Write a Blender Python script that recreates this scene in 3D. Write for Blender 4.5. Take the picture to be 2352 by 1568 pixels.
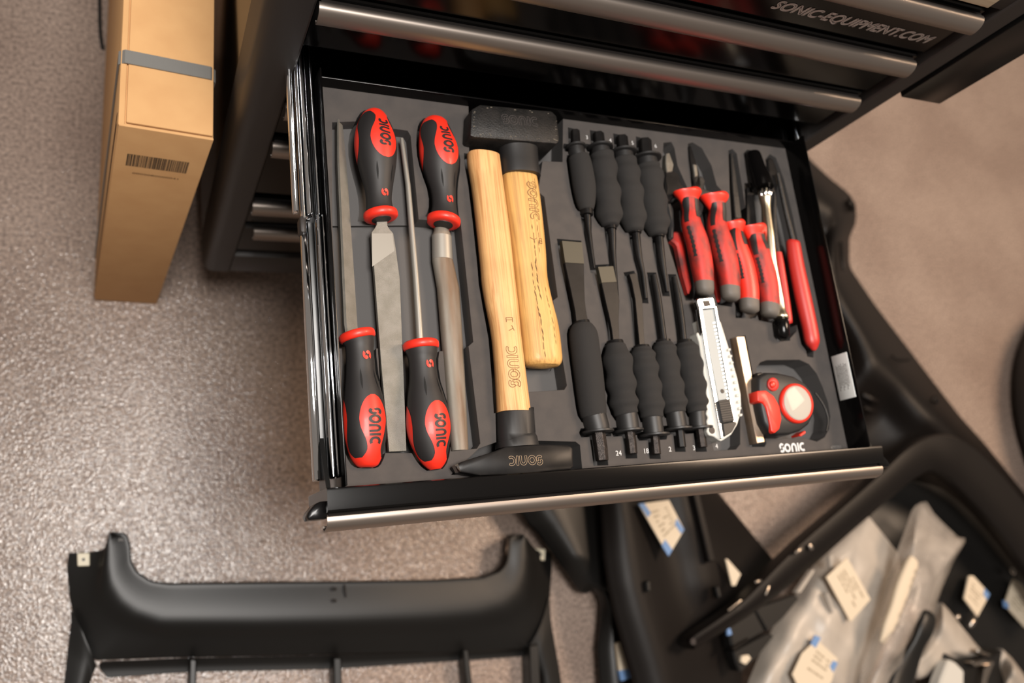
import bpy, bmesh, math, random
from mathutils import Vector, Matrix
random.seed(7)
scene = bpy.context.scene
for o in list(bpy.data.objects):
    bpy.data.objects.remove(o)
COL = scene.collection
PI = math.pi

# ------------------------------------------------------------------ camera
ZF = 0.68                       # height of the foam tray's top above the floor
FPX = 1870.56
CAM = Vector((-0.160091, -0.422468, 0.669262 + ZF))
RX = Vector((0.904239105, -0.110687471, 0.412431722))
RY = Vector((-0.000421025, 0.965590728, 0.260066084))
RZ = Vector((-0.427026303, -0.235335567, 0.873078294))
cam = bpy.data.cameras.new('camera')
cam.sensor_width = 36.0
cam.lens = FPX / 2352 * 36.0
cam.clip_start = 0.02
cam.dof.use_dof = True
cam.dof.focus_distance = 0.70
cam.dof.aperture_fstop = 4.0
camo = bpy.data.objects.new('camera', cam)
COL.objects.link(camo)
camo.matrix_world = Matrix(((RX.x, RY.x, RZ.x, CAM.x), (RX.y, RY.y, RZ.y, CAM.y), (RX.z, RY.z, RZ.z, CAM.z), (0, 0, 0, 1)))
scene.camera = camo

# ------------------------------------------------------------------ light
world = bpy.data.worlds.new('world')
scene.world = world
world.use_nodes = True
bgn = world.node_tree.nodes['Background']
bgn.inputs[0].default_value = (1.0, 0.86, 0.74, 1)
bgn.inputs[1].default_value = 0.17

def area(name, loc, target, size, power, col, sy=None):
    l = bpy.data.lights.new(name, 'AREA')
    l.energy = power
    l.color = col
    l.size = size
    if sy:
        l.shape = 'RECTANGLE'
        l.size_y = sy
    o = bpy.data.objects.new(name, l)
    COL.objects.link(o)
    o.location = loc
    o.rotation_euler = (Vector(target) - Vector(loc)).to_track_quat('-Z', 'Y').to_euler()
    return o
area('ceiling_panel_light', (-0.05, -0.37, 3.0), (-0.05, -0.37, 0), 0.8, 62, (1.0, 0.95, 0.90))
area('ceiling_strip_light', (2.4, 0.3, 2.9), (1.4, -0.2, 0), 0.8, 62, (1.0, 0.74, 0.53))
scene.view_settings.view_transform = 'Standard'
scene.view_settings.look = 'None'
scene.view_settings.gamma = 1
scene.view_settings.use_curve_mapping = False
scene.view_settings.exposure = 0.42

# ------------------------------------------------------------------ pixel rays -> points on real planes
def ray(u, v):
    a = (u - 1176) / FPX
    b = -(v - 784) / FPX
    return RX * a + RY * b - RZ
def G(u, v, h=0.0):             # point at height h above the floor
    d = ray(u, v)
    return CAM + d * ((h - CAM.z) / d.z)
def T(u, v, z=0.0):             # point at height z above the foam's top
    return G(u, v, ZF + z)

# ------------------------------------------------------------------ materials
def lin(c):
    return tuple(((x / 255 / 12.92) if x / 255 <= .04045 else ((x / 255 + .055) / 1.055) ** 2.4) for x in c) + (1,)
M = {}
def mat(name, rgb, rough=.5, metal=0, coat=0, var=None, vscale=40, bump=0, bscale=400, spec=.5, emit=None, alpha=1, trans=0, aniso=0, stretch=None, detail=3, bevel=0, coat_rough=.1):
    m = bpy.data.materials.new(name)
    m.use_nodes = True
    nt = m.node_tree
    p = nt.nodes['Principled BSDF']
    p.inputs['Base Color'].default_value = lin(rgb)
    p.inputs['Roughness'].default_value = rough
    p.inputs['Metallic'].default_value = metal
    p.inputs['Coat Weight'].default_value = coat
    p.inputs['Coat Roughness'].default_value = coat_rough
    p.inputs['Specular IOR Level'].default_value = spec
    p.inputs['Transmission Weight'].default_value = trans
    p.inputs['Alpha'].default_value = alpha
    if var or bump:
        tc = nt.nodes.new('ShaderNodeTexCoord')
        src = tc.outputs['Object']
        if stretch:
            mp = nt.nodes.new('ShaderNodeMapping')
            mp.inputs['Scale'].default_value = stretch
            nt.links.new(src, mp.inputs[0])
            src = mp.outputs[0]
    if var:
        n = nt.nodes.new('ShaderNodeTexNoise')
        n.inputs['Scale'].default_value = vscale
        n.inputs['Detail'].default_value = detail
        nt.links.new(src, n.inputs['Vector'])
        r = nt.nodes.new('ShaderNodeValToRGB')
        r.color_ramp.elements[0].position = .35
        r.color_ramp.elements[1].position = .68
        r.color_ramp.elements[0].color = lin(rgb)
        r.color_ramp.elements[1].color = lin(var)
        nt.links.new(n.outputs[0], r.inputs[0])
        nt.links.new(r.outputs[0], p.inputs['Base Color'])
    nrm = None
    if bevel:
        bv = nt.nodes.new('ShaderNodeBevel')
        bv.inputs[0].default_value = bevel
        bv.samples = 4
        nrm = bv.outputs[0]
        nt.links.new(nrm, p.inputs['Normal'])
    if bump:
        n2 = nt.nodes.new('ShaderNodeTexNoise')
        n2.inputs['Scale'].default_value = bscale
        n2.inputs['Detail'].default_value = 2
        nt.links.new(src, n2.inputs['Vector'])
        b = nt.nodes.new('ShaderNodeBump')
        b.inputs['Strength'].default_value = bump
        b.inputs['Distance'].default_value = .002
        nt.links.new(n2.outputs[0], b.inputs['Height'])
        if nrm:
            nt.links.new(nrm, b.inputs['Normal'])
        nt.links.new(b.outputs[0], p.inputs['Normal'])
    M[name] = m
    return m

mat('foam', (62, 58, 56), .85, bump=.12, bscale=1500, var=(69, 64, 61), vscale=60, bevel=.0012)
mat('foam_floor', (80, 78, 77), .85, bump=.1, bscale=1500)
mat('black_gloss', (9, 8, 8), .17, spec=.24)
mat('black_satin', (46, 42, 40), .5, spec=.4)
mat('black_inner', (11, 11, 11), .3)
mat('aluminium', (150, 140, 132), .38, metal=.9)
mat('chrome', (225, 227, 230), .07, metal=1)
mat('steel', (150, 146, 138), .42, metal=.75, var=(128, 122, 112), vscale=120)
mat('file_steel', (132, 128, 120), .5, metal=.35, var=(120, 116, 107), vscale=90, bump=.35, bscale=2600)
mat('file_bare', (150, 146, 138), .42, metal=.5)
mat('file_rusty', (132, 126, 116), .5, metal=.3, var=(106, 84, 64), vscale=9, stretch=(9, 1.2, 1), bump=.25, bscale=1800)
mat('tool_black', (20, 19, 19), .34, spec=.16, var=(32, 30, 29), vscale=60)
mat('tool_worn', (22, 21, 20), .5, metal=.2, var=(38, 35, 33), vscale=90, bump=.25, bscale=700)
mat('chisel_tip', (66, 62, 50), .5, metal=.2)
mat('hex_steel', (66, 60, 57), .38, metal=.7, var=(46, 42, 40), vscale=260, bump=.3, bscale=1500)
mat('grip_rubber', (34, 32, 32), .55)
mat('grip_foam', (34, 32, 31), .9, bump=.3, bscale=2600)
mat('rubber_black', (30, 29, 29), .5)
mat('red', (228, 46, 28), .45, coat=.08)
mat('red_worn', (200, 40, 28), .55, var=(96, 40, 36), vscale=75, stretch=(1, .55, 1), detail=6)
mat('red_dip', (178, 40, 34), .42)
mat('print_black', (35, 28, 28), .5)
mat('print_white', (205, 205, 205), .6)
mat('print_grey', (120, 116, 112), .6)
mat('print_mid', (205, 200, 196), .6)
mat('chrome_satin', (232, 218, 190), .30, metal=1)
mat('mark_brown', (118, 84, 48), .7)
mat('mark_crack', (92, 64, 36), .8)
mat('slot_black', (6, 6, 6), .8)
mat('mark_chip', (104, 96, 84), .5)
mat('print_faint', (158, 144, 122), .7)
mat('mark_tan', (140, 118, 92), .6)
mat('mark_dark', (62, 56, 54), .6)
mat('grey_rubber', (92, 86, 80), .6)
mat('white_paint', (196, 194, 187), .4, spec=.3)
mat('blade', (166, 169, 168), .5, spec=.15)
mat('bar_steel', (196, 176, 158), .34, metal=.75, var=(176, 150, 124), vscale=40)
mat('lens_silver', (168, 161, 151), .5, spec=.2, coat=.15, coat_rough=.05)
mat('carton', (212, 165, 112), .85, var=(206, 158, 106), vscale=30, bump=.05, bscale=600)
mat('carton_edge', (176, 136, 88), .9)
mat('carton_seam', (96, 70, 44), .95)
mat('strap', (118, 116, 112), .55)
mat('ink', (38, 32, 28), .7)
mat('paper', (206, 192, 170), .7)
mat('label_white', (232, 234, 231), .5)
mat('blue', (104, 138, 184), .6)
mat('plate_cream', (226, 212, 184), .5, var=(200, 182, 150), vscale=14, stretch=(1, 1, 14))
mat('plastic_black', (14, 13, 12), .42, bump=.03, bscale=900, spec=.45)
mat('plastic_matt', (17, 13, 11), .48, bump=.08, bscale=900, spec=.22)
mat('clip_cream', (214, 204, 180), .5)
mat('tyre', (22, 20, 19), .6, bump=.2, bscale=200)
mat('cable', (24, 22, 22), .5)
mat('screw_steel', (180, 170, 160), .25, metal=1)

def wood(name, c1, c2, sc):
    m = bpy.data.materials.new(name)
    m.use_nodes = True
    nt = m.node_tree
    p = nt.nodes['Principled BSDF']
    tc = nt.nodes.new('ShaderNodeTexCoord')
    mp = nt.nodes.new('ShaderNodeMapping')
    mp.inputs['Scale'].default_value = (sc, sc * .022, sc)
    nt.links.new(tc.outputs['Object'], mp.inputs[0])
    n = nt.nodes.new('ShaderNodeTexNoise')
    n.inputs['Scale'].default_value = 1.0
    n.inputs['Detail'].default_value = 5
    n.inputs['Distortion'].default_value = .5
    nt.links.new(mp.outputs[0], n.inputs['Vector'])
    r = nt.nodes.new('ShaderNodeValToRGB')
    e = r.color_ramp.elements
    e[0].position = .30
    e[0].color = lin(c2)
    e[1].position = .56
    e[1].color = lin(c1)
    nt.links.new(n.outputs[0], r.inputs[0])
    n2 = nt.nodes.new('ShaderNodeTexNoise')
    n2.inputs['Scale'].default_value = 26
    n2.inputs['Detail'].default_value = 3
    nt.links.new(tc.outputs['Object'], n2.inputs['Vector'])
    mx = nt.nodes.new('ShaderNodeMixRGB')
    mx.blend_type = 'MULTIPLY'
    mx.inputs[0].default_value = .35
    nt.links.new(r.outputs[0], mx.inputs[1])
    r2 = nt.nodes.new('ShaderNodeValToRGB')
    r2.color_ramp.elements[0].position = .3
    r2.color_ramp.elements[0].color = (.55, .5, .45, 1)
    r2.color_ramp.elements[1].position = .6
    nt.links.new(n2.outputs[0], r2.inputs[0])
    nt.links.new(r2.outputs[0], mx.inputs[2])
    nt.links.new(mx.outputs[0], p.inputs['Base Color'])
    p.inputs['Roughness'].default_value = .55
    p.inputs['Coat Weight'].default_value = .05
    M[name] = m
wood('wood_ash', (216, 167, 110), (184, 131, 78), 520)
wood('wood_worn', (206, 161, 94), (172, 127, 70), 460)

def floor_mat():
    m = bpy.data.materials.new('floor_epoxy')
    m.use_nodes = True
    nt = m.node_tree
    p = nt.nodes['Principled BSDF']
    tc = nt.nodes.new('ShaderNodeTexCoord')
    def noise(s, d):
        n = nt.nodes.new('ShaderNodeTexNoise')
        n.inputs['Scale'].default_value = s
        n.inputs['Detail'].default_value = d
        nt.links.new(tc.outputs['Object'], n.inputs['Vector'])
        return n
    r = nt.nodes.new('ShaderNodeValToRGB')
    e = r.color_ramp.elements
    e[0].position = .30
    e[0].color = lin((106, 92, 84))
    e[1].position = .66
    e[1].color = lin((168, 149, 136))
    nt.links.new(noise(190, 3).outputs[0], r.inputs[0])
    r2 = nt.nodes.new('ShaderNodeValToRGB')
    r2.color_ramp.elements[0].position = .35
    r2.color_ramp.elements[0].color = (.80, .77, .76, 1)
    r2.color_ramp.elements[1].position = .65
    r2.color_ramp.elements[1].color = (1, 1, 1, 1)
    nt.links.new(noise(5, 3).outputs[0], r2.inputs[0])
    mx = nt.nodes.new('ShaderNodeMixRGB')
    mx.blend_type = 'MULTIPLY'
    mx.inputs[0].default_value = 1
    nt.links.new(r.outputs[0], mx.inputs[1])
    nt.links.new(r2.outputs[0], mx.inputs[2])
    nt.links.new(mx.outputs[0], p.inputs['Base Color'])
    p.inputs['Roughness'].default_value = .6
    p.inputs['Specular IOR Level'].default_value = .3
    p.inputs['Coat Weight'].default_value = .8
    p.inputs['Coat Roughness'].default_value = .09
    b = nt.nodes.new('ShaderNodeBump')
    b.inputs['Strength'].default_value = 1.0
    b.inputs['Distance'].default_value = .0011
    nt.links.new(noise(260, 1.0).outputs[0], b.inputs['Height'])
    nt.links.new(b.outputs[0], p.inputs['Coat Normal'])
    nt.links.new(b.outputs[0], p.inputs['Normal'])
    M['floor'] = m
floor_mat()

def film_mat(name, tint, dens, rough=.18):
    m = bpy.data.materials.new(name)
    m.use_nodes = True
    nt = m.node_tree
    out = nt.nodes['Material Output']
    p = nt.nodes['Principled BSDF']
    p.inputs['Base Color'].default_value = lin(tint)
    p.inputs['Roughness'].default_value = rough
    p.inputs['Specular IOR Level'].default_value = .7
    tr = nt.nodes.new('ShaderNodeBsdfTransparent')
    tc = nt.nodes.new('ShaderNodeTexCoord')
    n = nt.nodes.new('ShaderNodeTexNoise')
    n.inputs['Scale'].default_value = 9
    n.inputs['Detail'].default_value = 4
    n.inputs['Distortion'].default_value = 1.2
    nt.links.new(tc.outputs['Object'], n.inputs['Vector'])
    r = nt.nodes.new('ShaderNodeMapRange')
    r.inputs[1].default_value = .3
    r.inputs[2].default_value = .7
    r.inputs[3].default_value = dens[0]
    r.inputs[4].default_value = dens[1]
    nt.links.new(n.outputs[0], r.inputs[0])
    mx = nt.nodes.new('ShaderNodeMixShader')
    nt.links.new(r.outputs[0], mx.inputs[0])
    nt.links.new(tr.outputs[0], mx.inputs[1])
    nt.links.new(p.outputs[0], mx.inputs[2])
    nt.links.new(mx.outputs[0], out.inputs[0])
    b = nt.nodes.new('ShaderNodeBump')
    b.inputs['Strength'].default_value = .2
    b.inputs['Distance'].default_value = .005
    nt.links.new(n.outputs[0], b.inputs['Height'])
    nt.links.new(b.outputs[0], p.inputs['Normal'])
    M[name] = m
film_mat('film_milky', (190, 181, 170), (.66, .92), .4)
film_mat('film_clear', (205, 195, 184), (.18, .55), .3)

# ------------------------------------------------------------------ object helpers
def tag(o, label=None, cat=None, group=None, kind=None):
    if label: o['label'] = label
    if cat: o['category'] = cat
    if group: o['group'] = group
    if kind: o['kind'] = kind
    return o
def thing(name, label, cat, loc, group=None):
    o = bpy.data.objects.new(name, None)
    o.empty_display_size = .02
    COL.objects.link(o)
    o.location = loc
    return tag(o, label, cat, group)
def wloc(o):
    p = Vector((0, 0, 0))
    while o:
        p = p + o.location
        o = o.parent
    return p
def mesh(name, verts, faces, m, parent=None, smooth=35, loc=None):
    """verts in world space; the object sits under its parent (or at loc)"""
    me = bpy.data.meshes.new(name)
    base = wloc(parent) if parent else Vector(loc if loc else (0, 0, 0))
    me.from_pydata([tuple(Vector(v) - base) for v in verts], [], faces)
    me.validate()
    bm = bmesh.new()
    bm.from_mesh(me)
    bmesh.ops.recalc_face_normals(bm, faces=bm.faces)
    bm.to_mesh(me)
    bm.free()
    if smooth:
        me.polygons.foreach_set('use_smooth', [True] * len(me.polygons))
        me.set_sharp_from_angle(angle=math.radians(smooth))
    me.materials.append(M[m])
    o = bpy.data.objects.new(name, me)
    COL.objects.link(o)
    if parent:
        o.parent = parent
    else:
        o.location = base
    return o
def from_bm(bm):
    bm.verts.index_update()
    v = [x.co.copy() for x in bm.verts]
    f = [[y.index for y in x.verts] for x in bm.faces]
    bm.free()
    return v, f
def bevelled(verts, faces, w, seg=2):
    bm = bmesh.new()
    vs = [bm.verts.new(v) for v in verts]
    for f in faces:
        bm.faces.new([vs[i] for i in f])
    bmesh.ops.recalc_face_normals(bm, faces=bm.faces)
    bmesh.ops.bevel(bm, geom=list(bm.edges), offset=w, segments=seg, affect='EDGES', profile=.5, clamp_overlap=True)
    return from_bm(bm)
BOXF = [(0, 1, 2, 3), (7, 6, 5, 4), (0, 4, 5, 1), (1, 5, 6, 2), (2, 6, 7, 3), (3, 7, 4, 0)]
def boxg(x0, x1, y0, y1, z0, z1, bev=0, seg=2):
    v = [(x0, y0, z0), (x1, y0, z0), (x1, y1, z0), (x0, y1, z0), (x0, y0, z1), (x1, y0, z1), (x1, y1, z1), (x0, y1, z1)]
    if bev:
        return bevelled(v, BOXF, bev, seg)
    return [Vector(a) for a in v], BOXF
def join(*gs):
    V, F = [], []
    for v, f in gs:
        n = len(V)
        V += list(v)
        F += [tuple(i + n for i in q) for q in f]
    return V, F
def quadbox(top, z0, bev=0, seg=2):
    """prism: top polygon (list of world points) dropped straight down to height z0"""
    n = len(top)
    top = [Vector(t) for t in top]
    v = top + [Vector((t.x, t.y, z0)) for t in top]
    f = [tuple(range(n)), tuple(range(2 * n - 1, n - 1, -1))] + [(i, (i + 1) % n, n + (i + 1) % n, n + i) for i in range(n)]
    if bev:
        return bevelled(v, f, bev, seg)
    return v, f
def extr_x(prof, x0, x1):
    n = len(prof)
    v = [Vector((x0, y, z)) for y, z in prof] + [Vector((x1, y, z)) for y, z in prof]
    f = [tuple(range(n)), tuple(range(2 * n - 1, n - 1, -1))] + [(i, (i + 1) % n, n + (i + 1) % n, n + i) for i in range(n)]
    return v, f
def extr_y(prof, y0, y1):
    n = len(prof)
    v = [Vector((x, y0, z)) for x, z in prof] + [Vector((x, y1, z)) for x, z in prof]
    f = [tuple(range(n)), tuple(range(2 * n - 1, n - 1, -1))] + [(i, (i + 1) % n, n + (i + 1) % n, n + i) for i in range(n)]
    return v, f
def extr_z(poly, z0, z1):
    n = len(poly)
    v = [Vector((x, y, z0)) for x, y in poly] + [Vector((x, y, z1)) for x, y in poly]
    f = [tuple(range(n)), tuple(range(2 * n - 1, n - 1, -1))] + [(i, (i + 1) % n, n + (i + 1) % n, n + i) for i in range(n)]
    return v, f

class Loft:
    """swept body: stations (centre, half width, half height), cross-section a superellipse or a polygon"""
    def __init__(s, st, n=20, e=2.0, sec=None, up=Vector((0, 0, 1))):
        s.c = [Vector(a[0]) for a in st]
        s.w = [a[1] for a in st]
        s.h = [a[2] for a in st]
        s.n, s.e, s.sec, s.up = n, e, sec, up
        s.L = [0]
        for a, b in zip(s.c, s.c[1:]):
            s.L.append(s.L[-1] + (b - a).length)
    def frame(s, i):
        a = s.c[max(0, i - 1)]
        b = s.c[min(len(s.c) - 1, i + 1)]
        t = (b - a).normalized()
        side = t.cross(s.up)
        side = side.normalized() if side.length > 1e-6 else Vector((1, 0, 0))
        return t, side, side.cross(t)
    def sp(s, ang):
        c, q = math.cos(ang), math.sin(ang)
        k = 2.0 / s.e
        return math.copysign(abs(c) ** k, c), math.copysign(abs(q) ** k, q)
    def geo(s, cap=True):
        V, F = [], []
        pts = s.sec if s.sec else [s.sp(2 * PI * j / s.n) for j in range(s.n)]
        n = len(pts)
        for i in range(len(s.c)):
            t, sd, up = s.frame(i)
            for x, y in pts:
                V.append(s.c[i] + sd * (x * s.w[i]) + up * (y * s.h[i]))
        for i in range(len(s.c) - 1):
            for j in range(n):
                k = (j + 1) % n
                F.append((i * n + j, i * n + k, (i + 1) * n + k, (i + 1) * n + j))
        if cap:
            F.append(tuple(range(n)))
            F.append(tuple(range(len(V) - 1, len(V) - n - 1, -1)))
        return V, F
    def at(s, d, ang, off=0):
        """surface point at arc length d along the spine, angle from the top (0), positive to the right of travel"""
        d = min(max(d, 0), s.L[-1])
        i = 0
        while i < len(s.L) - 2 and s.L[i + 1] < d:
            i += 1
        f = (d - s.L[i]) / (s.L[i + 1] - s.L[i])
        t0, sd0, up0 = s.frame(i)
        t1, sd1, up1 = s.frame(i + 1)
        sd = sd0.lerp(sd1, f).normalized()
        up = up0.lerp(up1, f).normalized()
        w = s.w[i] * (1 - f) + s.w[i + 1] * f + off
        h = s.h[i] * (1 - f) + s.h[i + 1] * f + off
        x, y = s.sp(PI / 2 - ang)
        return s.c[i].lerp(s.c[i + 1], f) + sd * (x * w) + up * (y * h)
def smooth_st(st, k=4):
    """Catmull-Rom refinement of (centre, w, h) stations"""
    out = []
    for i in range(len(st) - 1):
        p = [st[max(0, i - 1)], st[i], st[i + 1], st[min(len(st) - 1, i + 2)]]
        for j in range(k):
            t = j / k
            def cr(a, b, c, d):
                return .5 * ((2 * b) + (c - a) * t + (2 * a - 5 * b + 4 * c - d) * t * t + (3 * b - a - 3 * c + d) * t ** 3)
            out.append((cr(*[Vector(q[0]) for q in p]), max(1e-5, cr(*[q[1] for q in p])), max(1e-5, cr(*[q[2] for q in p]))))
    out.append(st[-1])
    return out
def stn(px, z, hr=1.0, hf=None):
    """px stations (u, v, width) -> (centre, half width, half height) on the plane z above the foam"""
    out = []
    zs = z if isinstance(z, (list, tuple)) else [z] * len(px)
    for i, q in enumerate(px):
        a = px[max(0, i - 1)]
        b = px[min(len(px) - 1, i + 1)]
        du, dv = b[0] - a[0], b[1] - a[1]
        l = math.hypot(du, dv)
        nx, ny = -dv / l, du / l
        h = q[2] / 2
        p1 = T(q[0] + nx * h, q[1] + ny * h, zs[i])
        p2 = T(q[0] - nx * h, q[1] - ny * h, zs[i])
        w = (p1 - p2).length / 2
        out.append((T(q[0], q[1], zs[i]), w, hf if hf else w * hr))
    return out

# lettering ------------------------------------------------------------------
def stroke(pts, w):
    if len(pts) < 8:            # enough points to follow a curved surface
        q = []
        for a, b in zip(pts, pts[1:]):
            q += [(a[0] + (b[0] - a[0]) * i / 8, a[1] + (b[1] - a[1]) * i / 8) for i in range(8)]
        pts = q + [pts[-1]]
    V, F = [], []
    n = len(pts)
    for i in range(n):
        a = pts[max(0, i - 1)]
        b = pts[min(n - 1, i + 1)]
        dx, dy = b[0] - a[0], b[1] - a[1]
        l = math.hypot(dx, dy) or 1
        nx, ny = -dy / l * w / 2, dx / l * w / 2
        V += [(pts[i][0] + nx, pts[i][1] + ny), (pts[i][0] - nx, pts[i][1] - ny)]
    for i in range(n - 1):
        F.append((2 * i, 2 * i + 1, 2 * i + 3, 2 * i + 2))
    return V, F
def arc(cx, cy, rx, ry, a0, a1, n=14):
    return [(cx + rx * math.cos(math.radians(a0 + (a1 - a0) * i / n)), cy + ry * math.sin(math.radians(a0 + (a1 - a0) * i / n))) for i in range(n + 1)]
def join2(gs):
    V, F = [], []
    for v, f in gs:
        n = len(V)
        V += v
        F += [tuple(i + n for i in q) for q in f]
    return V, F
def s_logo(w=.24, x=0.0):
    return [stroke(arc(x + .42, .66, .27, .24, 35, 235), w), stroke(arc(x + .38, .34, .27, .24, 55, -145), w)]
def sonic2d(w=.2):
    g = s_logo(w)
    g.append(stroke(arc(1.25, .46, .36, .38, 0, 360, 24), w))
    g.append(stroke([(1.95, -.02), (1.95, .5)] + arc(2.25, .5, .3, .34, 180, 0, 10) + [(2.55, -.02)], w))
    g.append(stroke([(2.92, -.02), (2.92, .94)], w))
    g.append(stroke(arc(3.62, .46, .38, .38, 55, 305, 18), w))
    return join2(g)
SONIC_W = 4.0
def outline2d(w=.2, t=.05):
    """hollow version of the word: both edges of every stroke as thin lines"""
    V, F = sonic2d(w)
    g = []
    paths = [arc(.42, .66, .27, .24, 35, 235), arc(.38, .34, .27, .24, 55, -145), arc(1.25, .46, .36, .38, 0, 360, 24),
             [(1.95, -.02), (1.95, .5)] + arc(2.25, .5, .3, .34, 180, 0, 10) + [(2.55, -.02)], [(2.92, -.02), (2.92, .94)], arc(3.62, .46, .38, .38, 55, 305, 18)]
    for p in paths:
        v, f = stroke(p, w)
        L = v[0::2]
        R = v[1::2]
        g.append(stroke(L + R[::-1] + [L[0]], t))
    return join2(g)
def text2d(s, size=1, shear=0, outline=0):
    c = bpy.data.curves.new('t', 'FONT')
    c.body = s
    c.size = size
    c.shear = shear
    c.resolution_u = 3
    o = bpy.data.objects.new('t', c)
    COL.objects.link(o)
    dg = bpy.context.evaluated_depsgraph_get()
    me = bpy.data.meshes.new_from_object(o.evaluated_get(dg))
    V = [tuple(v.co) for v in me.vertices]
    F = [tuple(p.vertices) for p in me.polygons]
    bpy.data.objects.remove(o)
    bpy.data.curves.remove(c)
    bpy.data.meshes.remove(me)
    if outline:                 # keep only the outlines, as thin ribbons along the boundary
        cnt = {}
        for f in F:
            for i in range(len(f)):
                e = tuple(sorted((f[i], f[(i + 1) % len(f)])))
                cnt[e] = cnt.get(e, 0) + 1
        gs = []
        for (i, k), n in cnt.items():
            if n == 1:
                gs.append(stroke([V[i][:2], V[k][:2]], outline))
        V, F = join2(gs)
        V = [(x, y, 0) for x, y in V]
    return V, F
def place2d(g, o, ex, ey, sc, en=None):
    """flat lettering: 2D geometry set on a plane with origin o, directions ex, ey"""
    V, F = g
    return [Vector(o) + ex * (v[0] * sc) + ey * (v[1] * sc) + (en * v[2] * sc if en and len(v) > 2 else Vector((0, 0, 0))) for v in V], F

# ------------------------------------------------------------------ the floor
fl = mesh('floor', [(-4, -4, 0), (5, -4, 0), (5, 5, 0), (-4, 5, 0)], [(0, 1, 2, 3)], 'floor', smooth=0)
tag(fl, 'speckled beige epoxy workshop floor', None, kind='structure')

# ------------------------------------------------------------------ tool trolley
def Z(p): return [(a, b + ZF) for a, b in p]
XL, XR = -.0204, .5844
def up(geo): return [Vector((v[0], v[1], v[2] + ZF)) for v in geo[0]], geo[1]
trolley = thing('tool_trolley', 'black glossy workshop tool trolley with one drawer pulled out', 'tool trolley', (.285, .235, 0))
side_prof = [(-.060, .07), (-.060, .030)] + [(-.044 + .016 * math.cos(math.radians(a)), .027 + .016 * math.sin(math.radians(a))) for a in range(190, 271, 10)] + [(-.0245, .011), (-.0225, .0125), (-.022, .015), (-.022, .07)]
def zext(poly, z0, z1): return up(extr_z(poly, z0, z1))
mesh('corner_post', *zext(side_prof, -.54, .32), 'black_satin', trolley)
mesh('corner_post', *zext([(.57 - x, y) for x, y in side_prof], -.54, .32), 'black_satin', trolley)
mesh('side_panel', *up(boxg(-.0595, -.052, .06, .46, -.54, .315, .001)), 'black_gloss', trolley)
mesh('side_panel', *up(boxg(.622, .6295, .06, .46, -.54, .315, .001)), 'black_gloss', trolley)
mesh('back_panel', *up(boxg(-.052, .622, .452, .46, -.54, .315)), 'black_inner', trolley)
mesh('base_plate', *up(boxg(-.055, .625, .02, .46, -.545, -.53, .001)), 'black_satin', trolley)
mesh('top_plate', *up(boxg(-.055, .625, .02, .46, .30, .32, .001)), 'black_satin', trolley)
mesh('bottom_rail', *up(boxg(-.0225, .5925, .0115, .03, -.5395, -.474, .002)), 'black_satin', trolley)
mesh('top_rail', *up(boxg(-.0225, .5925, .0125, .04, .266, .3195, .002)), 'black_satin', trolley)
mesh('side_shelf', *up(boxg(.63, .694, .0115, .24, .119, .32, .0015)), 'black_inner', trolley)
pl = mesh('nameplate', *up(boxg(.44, .5705, .0098, .0125, .2672, .3185, .0011)), 'plate_cream', trolley)
pl['label'] = 'cream nameplate'
for cx, cy in ((.02, .14), (.55, .14), (.02, .40), (.55, .40)):
    fk = mesh('caster', *boxg(cx - .022, cx + .022, cy - .025, cy + .025, .085, .134, .003), 'black_satin', trolley)
    w = []
    st = [((cx - .014, cy, .045), .040, .040), ((cx - .011, cy, .045), .045, .045), ((cx + .011, cy, .045), .045, .045), ((cx + .014, cy, .045), .040, .040)]
    mesh('caster_wheel', *Loft(st, 24).geo(), 'rubber_black', fk)

PANEL = [(-.3675, .0285), (-.3684, .0302), (-.3700, .0304), (-.3846, .0288), (-.3860, .0275), (-.3862, .0255)]
HANDLE = [(-.3895, .0252), (-.3925, .0256), (-.3955, .0243), (-.3980, .0215), (-.3996, .0175), (-.4004, .0130), (-.4002, .0095), (-.3990, .0074), (-.3972, .0066), (-.3955, .0072),
          (-.3956, .0084), (-.3970, .0080), (-.3982, .0088), (-.3990, .0104), (-.3991, .0130), (-.3984, .0170), (-.3968, .0206), (-.3946, .0231), (-.3920, .0242), (-.3895, .0240)]
def front(dy, dz, bot, parent_for, x0=XL, x1=XR, taper=False):
    prof = [(y + dy, z + dz) for y, z in PANEL] + [(-.3862 + dy, bot + .003), (-.3848 + dy, bot), (-.3675 + dy, bot)]
    p = mesh(parent_for[0], *up(extr_x(prof, x0, x1)), 'black_gloss', parent_for[1], smooth=25)
    v, f = up(extr_x([(y + dy, z + dz) for y, z in HANDLE], x0, x1))
    if taper:
        n = len(HANDLE)
        for i in range(n):
            v[i].x += .020 * max(0, (.0256 - HANDLE[i][1])) / .019 * 0 + .012
    return p, (v, f)
CY = .4035
closed = [(.0781, .0781 - .043), (.1516, .1516 - .0415), (.2286, .2286 - .044), (-.0805, -.0805 - .043), (-.1614, -.1614 - .112), (-.318, -.318 - .045), (-.399, -.399 - .072)]
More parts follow.
